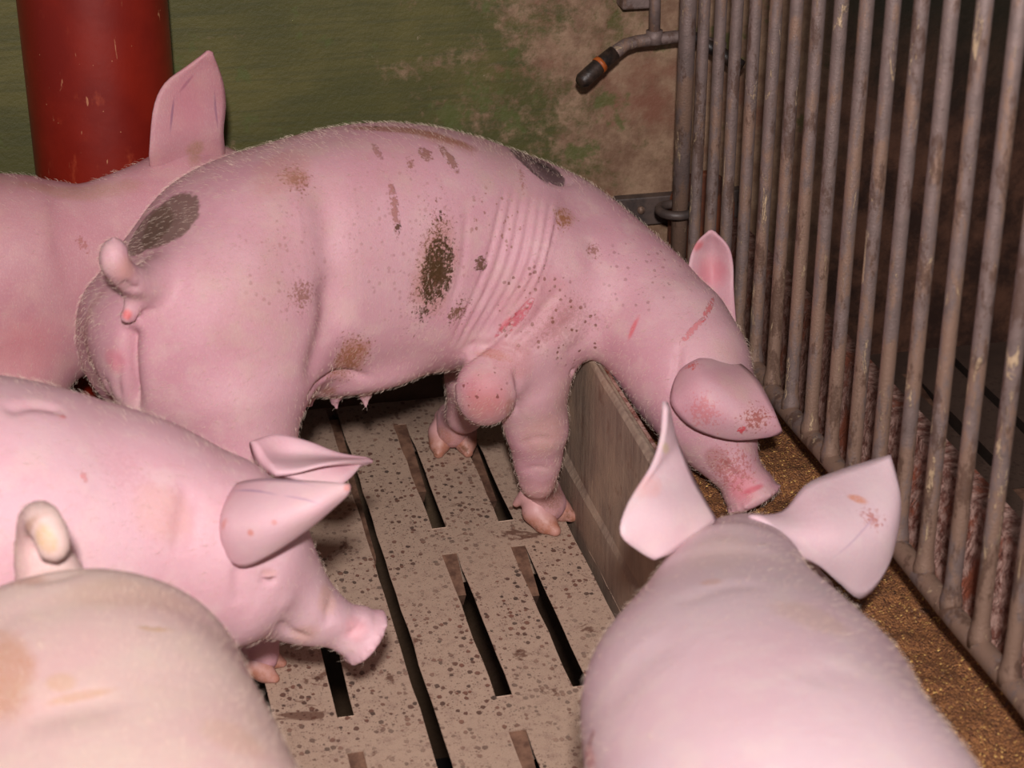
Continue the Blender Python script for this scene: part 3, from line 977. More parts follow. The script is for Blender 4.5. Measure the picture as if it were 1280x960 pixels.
# ---- the feeding pig across the middle
def pig_A():
    p = Pig(.0065); B = p.B
    B.loft(rows_px([
        (175, 420, 2.15, .085, .080, .10, 2.1),
        (205, 402, 2.16, .110, .092, .13, 2.2),
        (265, 372, 2.185, .134, .138, .150, 2.3),
        (370, 340, 2.235, .138, .164, .150, 2.3),
        (480, 326, 2.285, .140, .178, .150, 2.3),
        (590, 322, 2.325, .140, .158, .140, 2.2),
        (680, 332, 2.325, .130, .128, .092, 2.2),
        (750, 362, 2.28, .102, .104, .064, 2.2),
        (815, 410, 2.21, .086, .092, .066, 2.1),
        (858, 465, 2.14, .076, .084, .070, 2.0)]), k=.02, n=90)
    # head: forehead to the right, jaw to the left, snout into the feed
    hd = rows_px([
        (835, 425, 2.18, .085, .085, .08, 2.0),
        (868, 480, 2.115, .080, .080, .078, 2.1),
        (893, 525, 2.07, .066, .060, .068, 2.1),
        (911, 562, 2.045, .048, .040, .052, 2.1),
        (922, 585, 2.03, .037, .030, .038, 2.1),
        (930, 600, 2.022, .033, .030, .032, 2.2),
        (934, 608, 2.018, .035, .034, .034, 2.4)])
    B.loft(hd, k=.02, n=50, up=(.86, -.30, .42))
    # hams
    r = lambda x, y, Y: W(x, y, Y)
    B.ball(r(262, 440, 2.10), (.120, .075, .130), k=.05)
    B.ball(r(205, 425, 2.222), (.105, .066, .110), k=.05)
    # shoulders
    B.ball(r(668, 378, 2.235), (.075, .062, .115), k=.05)
    B.ball(r(625, 370, 2.40), (.075, .05, .095), k=.05)
    # right hind leg
    B.limb([(r(290, 500, 2.09), .085), (r(305, 590, 2.06), .06), (r(292, 690, 2.04), .037), (r(318, 780, 2.005), .025)], k=.03)
    p.leg([(r(292, 690, 2.04), .036), (r(322, 800, 1.995), .0235), (Z0(328, 842), 0)], (.9, -.35, 0))
    # left hind leg
    B.limb([((.11, 2.25, .32), .07), ((.12, 2.26, .23), .052), ((.05, 2.27, .14), .034)], k=.03)
    p.leg([((.05, 2.27, .14), .034), ((.075, 2.27, .055), .024), ((.085, 2.27, 0), 0)], (.9, .2, 0))
    # right fore leg with the swollen elbow
    B.limb([(r(660, 415, 2.225), .070), (r(660, 478, 2.215), .047), (r(671, 535, 2.215), .036), (r(672, 575, 2.222), .028)], k=.03)
    p.leg([(r(672, 575, 2.222), .029), (r(672, 600, 2.225), .0235), (Z0(682, 655), 0)], (.70, -.66, 0), .0225)
    B.ball(r(607, 492, 2.16), (.038, .034, .043), k=.015)
    B.limb([(r(640, 440, 2.20), .050), (r(612, 480, 2.168), .036)], k=.02)
    # left fore leg
    B.limb([(r(640, 430, 2.40), .07), (r(600, 470, 2.43), .045), (r(588, 505, 2.45), .030)], k=.03)
    p.leg([(r(588, 500, 2.45), .030), (r(580, 520, 2.455), .0235), (Z0(566, 562), 0)], (-.15, -.9, 0), .0215)
    # belly apron, teats
    B.ball(r(440, 452, 2.22), (.09, .07, .03), k=.03)
    for (x, y, Y) in ((385, 500, 2.19), (419, 500, 2.20), (456, 498, 2.21)):
        a = r(x, y - 14, Y); B.limb([(a, .012), (a - np.array([0, 0, .026]), .0045)], k=.010)
    # tail curling up against the rump, vulva
    B.limb([(r(212, 352, 2.10), .034), (r(180, 356, 2.062), .021), (r(163, 349, 2.038), .0145), (r(148, 336, 2.02), .0135), (r(141, 322, 2.015), .0125), (r(144, 308, 2.02), .010)], k=.010, sub=12)
    B.limb([(r(168, 378, 2.052), .012), (r(161, 396, 2.045), .009), (r(155, 401, 2.035), .0045)], k=.008)
    # cleft between the hams
    B.cut([(r(170, 384, 2.035), .001), (r(163, 430, 2.022), .004), (r(166, 480, 2.02), .005), (r(176, 540, 2.02), .006)], k=.022)
    p.ear([[(862, 480, 2.12), (880, 470, 2.13), (900, 466, 2.14)],
           [(850, 466, 2.07), (874, 452, 2.07), (904, 446, 2.105)],
           [(839, 490, 2.04), (878, 470, 2.025), (924, 454, 2.075)],
           [(842, 510, 2.02), (890, 492, 2.0), (946, 474, 2.03)],
           [(868, 536, 2.005), (910, 517, 1.985), (962, 502, 2.0)],
           [(915, 550, 1.99), (943, 534, 1.98), (971, 522, 1.985)],
           [(966, 545, 1.985), (974, 543, 1.985), (978, 539, 1.985)]], thick=.0035)
    p.ear([[(842, 372, 2.25), (880, 396, 2.25), (920, 402, 2.22)],
           [(858, 342, 2.27), (888, 352, 2.28), (917, 362, 2.25)],
           [(864, 318, 2.28), (889, 322, 2.29), (916, 330, 2.26)],
           [(872, 302, 2.28), (891, 304, 2.285), (910, 308, 2.265)],
           [(886, 289, 2.275), (890, 288, 2.275), (894, 290, 2.275)]], thick=.003)
    p.eye(hd[2], np.array(hd[3][:3]) - np.array(hd[1][:3]), (.86, -.30, .42))
    # nostril pits
    ax = np.array(hd[-1][:3]) - np.array(hd[-3][:3]); ax /= np.linalg.norm(ax)
    side = np.cross(ax, [.86, -.30, .42]); side /= np.linalg.norm(side)
    tip = np.array(hd[-1][:3]) + ax * .026
    dorsal = np.cross(side, ax)
    B.ball(tip - ax * .008, (.041, .039, .009), axes=[side, dorsal, ax], k=.007)
    for s_ in (-1, 1):
        B.cut([(tip + side * s_ * .012 + ax * .01, .005), (tip + side * s_ * .012 - ax * .012, .004)], k=.003)
    def deform(v, f):
        L = []
        # fan of skin folds behind the shoulder
        tops = [(634, 222), (645, 226), (656, 228), (668, 230), (680, 232), (692, 236), (704, 240)]
        bots = [(556, 448), (563, 450), (571, 452), (579, 452), (587, 450), (595, 446), (606, 440)]
        mids = [(606, 335), (619, 338), (632, 339), (645, 340), (657, 342), (667, 346), (675, 352)]
        for i, (a, m_, c) in enumerate(zip(tops, mids, bots)):
            L.append(([a, m_, c], .8 + .25 * (i % 2), .75))
        L += [([(585, 250), (578, 330), (560, 395)], .5, 1.2),
              ([(660, 380), (630, 415), (598, 440), (572, 460)], 1.6, 1.0),
              ([(706, 352), (668, 400), (630, 434)], 1.2, 1.6), ([(730, 385), (690, 418), (658, 438)], .7, 2.0),
              ([(752, 392), (730, 424), (700, 446)], .6, 2.4), ([(402, 200), (410, 290), (420, 380), (418, 430)], 2.2, 5), ([(642, 455), (650, 490), (640, 522)], 1.6, 1.4), ([(645, 560), (670, 548), (698, 552)], .5, 1.2), ([(650, 590), (670, 584), (692, 588)], .5, 1.0), ([(575, 438), (600, 430), (640, 436), (652, 450)], .8, 1.0),
              ([(645, 470), (655, 500), (640, 530)], .5, 1.5),
              ([(410, 330), (412, 390), (398, 440), (384, 490)], 2.2, 4.5), ([(381, 502), (400, 478), (425, 466), (470, 474)], 2.2, 1.3),
              ([(150, 440), (147, 475), (150, 500)], .8, 1.2), ([(166, 404), (164, 420), (163, 450), (168, 500), (178, 545)], 3.0, 2.6), ([(166, 408), (163, 430), (165, 480), (172, 530)], 2.0, 1.0), ([(130, 470), (140, 500), (152, 530)], .8, 1.3), ([(176, 362), (164, 360), (152, 350)], 1.2, 1.2),
              ([(650, 196), (690, 228), (730, 224)], .8, 1.6), ([(735, 290), (742, 320), (738, 350)], .6, 3),
              ([(905, 575), (914, 590), (925, 600)], .8, 1.0),
              ([(850, 425), (846, 460), (838, 500)], 1.0, 1.4), ([(712, 466), (730, 462), (742, 472)], 1.4, 1.0)]
        return grooves(v, f, cast_lines(v, f, L), .0034, .0042)
    MUD = (72, 50, 26); BR = (132, 86, 62); TAN = (164, 112, 84); RED = (196, 66, 84)
    marks = [
        (176, 292, 250, 264, 68, (112, 88, 78), 'patch', .86), (160, 302, 215, 278, 54, (106, 82, 72), 'patch', .8), (168, 300, 225, 275, 30, (88, 68, 58), 'film', .5),
        (640, 193, 700, 214, 40, (96, 74, 76), 'patch', .9), (668, 208, 708, 226, 26, (96, 74, 76), 'patch', .9), (664, 200, 692, 214, 8, (52, 42, 44), 'mud', .85), (648, 205, 655, 240, 8, (160, 110, 100), 'speck', .7),
        (556, 275, 528, 400, 62, (168, 120, 94), 'film', .55), (553, 258, 526, 402, 44, (120, 80, 52), 'speck', .9), (557, 285, 532, 388, 36, MUD, 'speck', 1), (552, 306, 542, 374, 34, MUD, 'mud', .95), (550, 262, 548, 276, 9, MUD, 'speck', 1),
        (535, 378, 524, 402, 22, MUD, 'speck', .9),
        (600, 322, 601, 338, 15, (96, 66, 44), 'mud', .9), (362, 204, 374, 240, 32, BR, 'speck', .85), (366, 215, 372, 232, 34, TAN, 'film', .5),
        (442, 420, 430, 474, 44, BR, 'speck', .95), (440, 422, 432, 476, 46, (170, 116, 88), 'film', .75), (400, 492, 420, 486, 24, (150, 98, 66), 'film', .7),
        (489, 232, 497, 290, 9, (140, 84, 58), 'mud', .6), (497, 280, 498, 290, 8, MUD, 'mud', .8),
        (530, 186, 534, 200, 14, BR, 'mud', .7), (552, 184, 570, 212, 10, BR, 'mud', .7), (512, 195, 513, 215, 10, BR, 'speck', .7), (466, 180, 476, 198, 6, BR, 'mud', .5),
        (428, 158, 600, 182, 18, (150, 98, 74), 'film', .9), (500, 160, 590, 185, 30, TAN, 'film', .5), (455, 152, 470, 158, 6, MUD, 'speck', .8),
        (375, 350, 382, 385, 40, BR, 'speck', .7), (694, 262, 714, 284, 32, (150, 96, 60), 'speck', .9), (700, 262, 712, 280, 30, TAN, 'film', .5),
        (585, 375, 560, 405, 26, (110, 76, 50), 'speck', .9), (738, 305, 745, 320, 20, BR, 'speck', .7),
        (700, 330, 640, 440, 120, (112, 70, 56), 'dots', .8), (750, 390, 690, 450, 90, (112, 70, 56), 'dots', .8), (700, 350, 640, 430, 110, (186, 128, 124), 'film', .35), (600, 230, 640, 330, 90, BR, 'dots', .6), (650, 420, 760, 390, 60, BR, 'speck', .25), (300, 330, 420, 330, 160, (140, 96, 84), 'dots', .35), (450, 200, 560, 420, 200, (140, 96, 84), 'dots', .3), (860, 380, 760, 300, 120, (120, 80, 70), 'dots', .4),
        (662, 377, 624, 416, 6, (192, 70, 88), 'mud', .6), (640, 395, 622, 416, 9, (206, 100, 112), 'flush', .6),
        (800, 392, 784, 428, 8, (206, 96, 104), 'flush', .75), (891, 374, 880, 398, 5, (196, 84, 88), 'mud', .7), (880, 398, 852, 428, 6, (200, 98, 100), 'mud', .55),
        (607, 465, 607, 525, 84, (188, 108, 112), 'flush', .6), (612, 505, 600, 525, 60, (176, 110, 92), 'film', .35), (640, 500, 632, 525, 16, (160, 112, 84), 'film', .6), (590, 440, 640, 448, 14, (176, 108, 82), 'film', .6), (607, 455, 600, 525, 74, (120, 66, 58), 'dots', .8),
        (610, 430, 660, 470, 60, (176, 104, 92), 'film', .35),
        (674, 520, 684, 570, 56, (184, 142, 126), 'film', .5), (675, 600, 686, 650, 60, (178, 138, 122), 'film', .6), (692, 600, 700, 625, 22, (120, 82, 66), 'film', .8),
        (548, 530, 560, 560, 26, (150, 100, 70), 'film', .7), (575, 540, 570, 575, 40, (176, 122, 104), 'film', .6),
        (158, 384, 160, 402, 16, (214, 104, 104), 'flush', .8), (140, 430, 146, 470, 36, (208, 122, 138), 'flush', .55), (152, 320, 165, 352, 34, (204, 152, 138), 'flush', .6),
        (120, 360, 114, 470, 18, (166, 128, 112), 'film', .5), (320, 250, 380, 180, 50, (190, 140, 128), 'film', .5),
        (935, 606, 920, 614, 50, (204, 116, 126), 'flush', .65), (900, 575, 930, 600, 60, (170, 96, 92), 'speck', .7), (885, 560, 905, 590, 30, (150, 90, 78), 'film', .6),
        (925, 618, 958, 605, 10, (190, 70, 88), 'flush', .7),
        (925, 528, 965, 520, 34, (150, 72, 60), 'speck', .8), (860, 462, 872, 452, 16, (196, 90, 84), 'speck', .9), (925, 536, 930, 540, 9, (204, 56, 66), 'mud', .8),
        (860, 500, 900, 530, 50, (196, 96, 96), 'speck', .45), (870, 470, 930, 520, 24, (206, 168, 176), 'flush', .5),
        (875, 320, 905, 360, 50, (200, 116, 128), 'flush', .6), (866, 315, 880, 300, 16, (206, 96, 100), 'flush', .6)]
    mats = lambda bvh: (skin_material('pig_skin_muddy', PINK, BLUSH, PALE, marks, (.35, 2.25, 0), bvh, .25), M_HOOF)
    o = p.finish('pig', (.35, 2.25, 0), 'mud-smeared pink pig with a dark rump patch, feeding head down in the trough', 'pigs crowded in the pen', mats, fine=True, deform=deform)
    return p

# ---- the pig looking down in the left middle
def pig_B():
    p = Pig(.0058); B = p.B; r = W
    Yb = 1.775
    cx = lambda X, dz=0: (X, Yb, .345 + dz)
    B.loft([(-.80, Yb + .02, .33, .11, .12, .12, 2.1), (-.74, Yb + .02, .335, .145, .15, .15, 2.2), (-.60, Yb + .01, .34, .150, .17, .16, 2.2), (-.42, Yb, .335, .150, .18, .16, 2.2),
            list(r(0, 655, Yb)) + [.140, .150, .16, 2.2], list(r(95, 665, Yb)) + [.135, .138, .15, 2.2],
            list(r(185, 675, Yb - .005)) + [.118, .126, .13, 2.1], list(r(255, 690, Yb - .01)) + [.098, .106, .105, 2.1], list(r(300, 705, Yb - .01)) + [.088, .096, .09, 2.0]], k=.02, n=90)
    up = (.42, .06, .9)
    hd = rows_px([(262, 678, Yb - .01, .082, .090, .09, 2.0), (312, 705, Yb - .01, .074, .068, .082, 2.1),
                  (350, 722, Yb - .01, .060, .050, .070, 2.1), (385, 748, Yb - .012, .046, .032, .056, 2.1),
                  (412, 766, Yb - .014, .036, .022, .044, 2.1), (432, 780, Yb - .015, .028, .022, .031, 2.2), (443, 787, Yb - .016, .030, .028, .030, 2.4)])
    B.loft(hd, k=.02, n=50, up=up)
    B.ball((-.10, 1.70, .32), (.09, .06, .12), k=.05); B.ball((-.12, 1.86, .32), (.09, .06, .12), k=.05)
    B.ball((-.68, 1.71, .30), (.11, .07, .13), k=.05); B.ball((-.68, 1.85, .30), (.11, .07, .13), k=.05)
    for (x, y, hind) in ((-.11, 1.705, 0), (-.14, 1.86, 0), (-.66, 1.71, 1), (-.70, 1.86, 1)):
        B.limb([((x, y, .26), .06), ((x + (.04 if hind else -.01), y, .17), .042), ((x - (.03 if hind else 0), y, .12), .031)], k=.03)
        p.leg([((x - (.03 if hind else 0), y, .12), .031), ((x, y, .05), .023), ((x + .008, y, 0), 0)], (1, .05, 0))
    B.limb([((-.885, Yb, .42), .016), ((-.92, Yb + .01, .40), .012), ((-.93, Yb + .02, .35), .008)], k=.01)
    tip = np.array(hd[-1][:3]); ax = tip - np.array(hd[-3][:3]); ax /= np.linalg.norm(ax)
    side = np.cross(ax, up); side /= np.linalg.norm(side)
    dorsal = np.cross(side, ax); B.ball(tip + ax * .016, (.037, .036, .009), axes=[side, dorsal, ax], k=.007)
    for s_ in (-1, 1):
        B.cut([(tip + ax * .032 + side * s_ * .011, .005), (tip + ax * .012 + side * s_ * .011, .004)], k=.003)
    p.ear([[(306, 676, 1.735), (298, 645, 1.74), (306, 616, 1.76)],
           [(284, 692, 1.69), (281, 650, 1.69), (296, 606, 1.735)],
           [(300, 709, 1.67), (306, 655, 1.658), (324, 599, 1.70)],
           [(332, 697, 1.655), (345, 650, 1.64), (364, 600, 1.67)],
           [(384, 662, 1.65), (392, 635, 1.635), (400, 602, 1.655)],
           [(418, 632, 1.65), (423, 618, 1.645), (427, 604, 1.65)],
           [(435, 613, 1.65), (438, 609, 1.65), (437, 605, 1.65)]], thick=.004)
    p.ear([[(345, 594, 1.805), (326, 576, 1.83), (312, 553, 1.85)],
           [(372, 590, 1.80), (352, 572, 1.85), (345, 543, 1.865)],
           [(402, 582, 1.80), (392, 574, 1.85), (386, 552, 1.87)],
           [(432, 578, 1.815), (428, 576, 1.85), (424, 567, 1.865)],
           [(462, 578, 1.85), (466, 577, 1.855), (463, 574, 1.86)]], thick=.0035)
    p.ear([[(352, 594, 1.815), (366, 590, 1.82), (376, 582, 1.83)],
           [(385, 604, 1.81), (392, 592, 1.82), (400, 580, 1.83)],
           [(422, 608, 1.81), (428, 594, 1.82), (430, 580, 1.84)],
           [(442, 590, 1.83), (450, 583, 1.84), (460, 578, 1.85)]], thick=.003)
    p.eye(list(r(334, 716, Yb - .01)) + [.070, .002], np.array(hd[3][:3]) - np.array(hd[1][:3]), up, .006)
    def deform(v, f):
        L = [([(322, 724), (336, 728), (348, 722)], .8, .55), ([(324, 716), (336, 716), (346, 711)], .4, .6),
             ([(345, 775), (365, 790), (390, 800)], .9, 1.1), ([(300, 700), (297, 730), (300, 760)], .6, 1.6),
             ([(238, 600), (228, 650), (222, 700)], .8, 2.0), ([(252, 610), (244, 660), (236, 700)], .5, 1.6), ([(0, 515), (40, 507), (85, 514)], 1.0, 1.6),
             ([(418, 745), (410, 765), (412, 785)], .6, 1.4), ([(432, 795), (446, 785), (458, 768)], .6, .8)]
        return grooves(v, f, cast_lines(v, f, L), .004, .005)
    marks = [(452, 774, 436, 800, 40, (216, 146, 152), 'flush', .45),
             (104, 590, 107, 602, 8, (206, 110, 106), 'mud', .5), (430, 614, 438, 606, 11, (212, 130, 116), 'flush', .6), (76, 518, 78, 524, 7, (204, 110, 104), 'mud', .6),
             (310, 664, 316, 668, 12, (206, 128, 112), 'flush', .7), (342, 650, 344, 656, 10, (206, 128, 112), 'flush', .5), (278, 650, 282, 660, 14, (206, 128, 112), 'flush', .5),
             (325, 723, 347, 722, 4, (110, 64, 60), 'flush', .7), (322, 716, 350, 716, 12, (206, 158, 150), 'flush', .5), (400, 790, 360, 795, 30, (196, 150, 124), 'film', .5), (400, 730, 420, 760, 30, (204, 160, 132), 'film', .5),
             (120, 560, 190, 620, 60, (170, 110, 104), 'speck', .12), (180, 600, 230, 680, 70, (210, 160, 140), 'film', .4),
             (300, 603, 400, 605, 5, (170, 130, 160), 'flush', .4), (285, 612, 350, 618, 4, (160, 130, 160), 'flush', .6), (350, 618, 405, 632, 4, (160, 130, 160), 'flush', .5)]
    mats = lambda bvh: (skin_material('pig_skin_clean', lin(216, 178, 186), lin(212, 162, 173), lin(222, 192, 190), marks, (-.25, Yb, 0), bvh, .08), M_HOOF)
    p.finish('pig', (-.25, Yb, 0), 'clean pink pig looking down over the slats with ears swept forward, at left', 'pigs crowded in the pen', mats, fine=True, deform=deform, smooth=5)
    return p

# ---- the pale pig in the near left corner, tail raised
def pig_C():
    p = Pig(.008); B = p.B; r = W
    B.loft([(-.072, 1.485, .365, .085, .085, .10, 2.1), (-.070, 1.45, .365, .122, .120, .14, 2.2), (-.062, 1.36, .362, .146, .142, .16, 2.3), (-.045, 1.22, .358, .158, .150, .17, 2.3),
            (-.03, 1.05, .36, .165, .158, .17, 2.2), (-.04, .85, .36, .15, .155, .16, 2.2), (-.05, .70, .36, .135, .14, .15, 2.1), (-.06, .58, .37, .105, .12, .12, 2.0), (-.07, .50, .36, .09, .10, .10, 2.0)], k=.02, n=90)
    B.loft([(-.06, .54, .38, .085, .085, .09, 2.0), (-.075, .46, .36, .08, .08, .085, 2.1), (-.08, .38, .32, .062, .06, .065, 2.1), (-.085, .30, .275, .042, .04, .045, 2.1), (-.088, .26, .25, .036, .034, .036, 2.4)], k=.02, n=40)
    B.ball((.005, 1.40, .31), (.075, .10, .13), k=.05); B.ball((-.145, 1.40, .31), (.075, .10, .13), k=.05)
    for (x, y, hind) in ((.03, 1.36, 1), (-.16, 1.38, 1), (.04, .72, 0), (-.13, .72, 0)):
        B.limb([((x, y, .25), .06), ((x, y - (.04 if hind else 0), .17), .044), ((x, y + (.03 if hind else 0), .12), .031)], k=.03)
        p.leg([((x, y + (.03 if hind else 0), .12), .031), ((x, y, .05), .023), ((x, y - .008, 0), 0)], (0, -1, 0))
    p.eye((-.08, .39, .325, .062, .06), (0, -.08, -.05), (0, -.5, .85))
    # tail up and folded over
    B.limb([(r(62, 722, 1.50), .030), (r(52, 700, 1.515), .021), (r(47, 680, 1.515), .0165), (r(42, 662, 1.51), .0125), (r(44, 650, 1.50), .0125), (r(52, 648, 1.485), .0125), (r(61, 662, 1.472), .0125), (r(66, 680, 1.466), .0115), (r(68, 688, 1.464), .009)], k=.008, sub=22)
    for s_ in (-1, 1):
        c = (-.065 + s_ * .06, .50, .44)
        p.ears.append(sheet([[(c[0] + s_ * t * .045 + (j - 1) * .03, c[1] - .035 * t + (0.0 if j == 1 else .01), c[2] + .03 - .03 * t * t + (.012 if j == 1 else 0)) for j in range(3)] for t in (0, 1, 2)] +
                            [[(c[0] + s_ * .115 + (j - 1) * .004, c[1] - .10, c[2] - .07) for j in range(3)]], thick=.0035))
    def deform(v, f):
        L = [([(30, 728), (70, 722), (100, 712)], .9, 1.6), ([(35, 716), (60, 712), (85, 706)], .6, 1.2), ([(20, 900), (90, 885), (160, 872)], .8, 5), ([(180, 786), (205, 788)], .4, 1.2)]
        return grooves(v, f, cast_lines(v, f, L), .004, .004)
    marks = [(48, 655, 66, 690, 26, (196, 164, 122), 'film', .8), (36, 650, 40, 680, 10, (160, 116, 84), 'film', .7), (0, 790, 14, 900, 60, (190, 136, 96), 'film', .7),
             (175, 785, 215, 788, 7, (196, 156, 110), 'mud', .6), (55, 880, 150, 860, 16, (200, 156, 118), 'film', .6), (60, 845, 90, 860, 30, (206, 166, 120), 'film', .5),
             (60, 740, 250, 760, 60, (196, 160, 138), 'film', .5), (260, 900, 330, 950, 60, (204, 166, 136), 'film', .4), (10, 730, 60, 725, 24, (190, 140, 120), 'film', .6)]
    mats = lambda bvh: (skin_material('pig_skin_straw', lin(210, 184, 176), lin(212, 174, 172), lin(216, 194, 180), marks, (-.06, 1.0, 0), bvh, .22, (196, 160, 128), .9), M_HOOF)
    p.finish('pig', (-.06, 1.0, 0), 'pale straw-tinted pig seen from its rump with stubby tail raised, nearest left corner', 'pigs crowded in the pen', mats, deform=deform)
    return p

# ---- the pale pig in the near right, head over the trough
def pig_D():
    p = Pig(.008); B = p.B; r = W
    B.loft([(.41, .28, .36, .10, .10, .12, 2.1), (.412, .36, .36, .135, .13, .15, 2.2), (.424, .55, .36, .150, .145, .16, 2.2), (.440, .75, .36, .156, .15, .15, 2.2), (.459, .95, .36, .160, .148, .13, 2.1),
            (.476, 1.10, .362, .158, .138, .115, 2.1), (.490, 1.22, .362, .149, .120, .10, 2.05), (.514, 1.33, .355, .144, .100, .09, 2.0), (.542, 1.43, .345, .112, .078, .08, 2.0), (.566, 1.52, .335, .074, .064, .07, 2.0)], k=.02, n=100)
    B.loft([(.550, 1.48, .336, .072, .070, .07, 2.0), (.590, 1.560, .330, .064, .056, .056, 2.1), (.630, 1.62, .305, .054, .046, .052, 2.1), (.668, 1.655, .268, .042, .036, .044, 2.1), (.702, 1.68, .222, .034, .032, .034, 2.1), (.712, 1.686, .206, .035, .034, .033, 2.4)], k=.02, n=40, up=(.3, .5, .8))
    for (x, y, hind) in ((.42, 1.16, 0), (.545, 1.14, 0), (.36, .45, 1), (.50, .45, 1)):
        B.limb([((x, y, .27), .058), ((x, y + (.04 if hind else 0), .17), .042), ((x, y - (.03 if hind else 0), .12), .030)], k=.03)
        p.leg([((x, y - (.03 if hind else 0), .12), .030), ((x, y, .05), .023), ((x, y + .008, 0), 0)], (0, 1, 0))
    p.eye((.630, 1.62, .305, .054, .046), (.04, .05, -.045), (.3, .5, .8))
    B.limb([((.42, .21, .45), .016), ((.42, .17, .42), .012), ((.43, .15, .37), .008)], k=.01)
    p.ear([[(990, 690, 1.54), (965, 668, 1.56), (935, 646, 1.58)],
           [(1022, 706, 1.55), (1000, 668, 1.56), (978, 640, 1.60)],
           [(1048, 728, 1.56), (1040, 668, 1.56), (1008, 606, 1.63)],
           [(1078, 748, 1.565), (1080, 665, 1.57), (1050, 588, 1.65)],
           [(1108, 712, 1.575), (1112, 645, 1.59), (1088, 576, 1.66)],
           [(1124, 655, 1.60), (1124, 612, 1.625), (1113, 569, 1.66)]], thick=.0035)
    p.ear([[(818, 700, 1.52), (850, 680, 1.54), (895, 650, 1.57)],
           [(800, 690, 1.52), (836, 652, 1.54), (882, 628, 1.58)],
           [(776, 668, 1.52), (815, 625, 1.55), (868, 600, 1.60)],
           [(783, 634, 1.54), (818, 595, 1.575), (855, 572, 1.61)],
           [(812, 590, 1.57), (832, 560, 1.60), (845, 548, 1.63)],
           [(828, 545, 1.60), (833, 530, 1.62), (838, 522, 1.64)],
           [(828, 503, 1.63), (831, 502, 1.63), (834, 504, 1.64)]], thick=.0035)
    def deform(v, f):
        L = [([(840, 760), (900, 735), (960, 730)], .5, 3), ([(760, 900), (800, 830), (860, 800)], .5, 5), ([(1000, 850), (1060, 830)], .4, 4)]
        return grooves(v, f, cast_lines(v, f, L), .003, .005)
    marks = [(738, 922, 740, 926, 9, (150, 70, 58), 'mud', .8), (880, 725, 900, 730, 16, (206, 160, 140), 'film', .6), (970, 745, 1060, 800, 50, (204, 172, 152), 'film', .5),
             (1060, 620, 1085, 628, 12, (206, 132, 96), 'film', .8), (1095, 640, 1085, 655, 30, (176, 108, 100), 'speck', .8), (790, 620, 830, 600, 26, (214, 150, 140), 'film', .4),
             (850, 700, 950, 690, 90, (206, 180, 168), 'film', .4), (828, 506, 832, 560, 12, (200, 178, 140), 'film', .8), (1040, 700, 1100, 640, 4, (176, 146, 170), 'flush', .5),
             (950, 680, 960, 684, 10, (228, 206, 196), 'mud', .5), (730, 935, 745, 960, 16, (214, 140, 140), 'flush', .6)]
    mats = lambda bvh: (skin_material('pig_skin_pale', lin(214, 188, 194), lin(210, 176, 184), lin(218, 198, 196), marks, (.48, .9, 0), bvh, .10, (206, 168, 150), .7), M_HOOF)
    p.finish('pig', (.48, .9, 0), 'pale pig seen from behind with broad ears spread, leaning over the trough at near right', 'pigs crowded in the pen', mats, deform=deform)
    return p

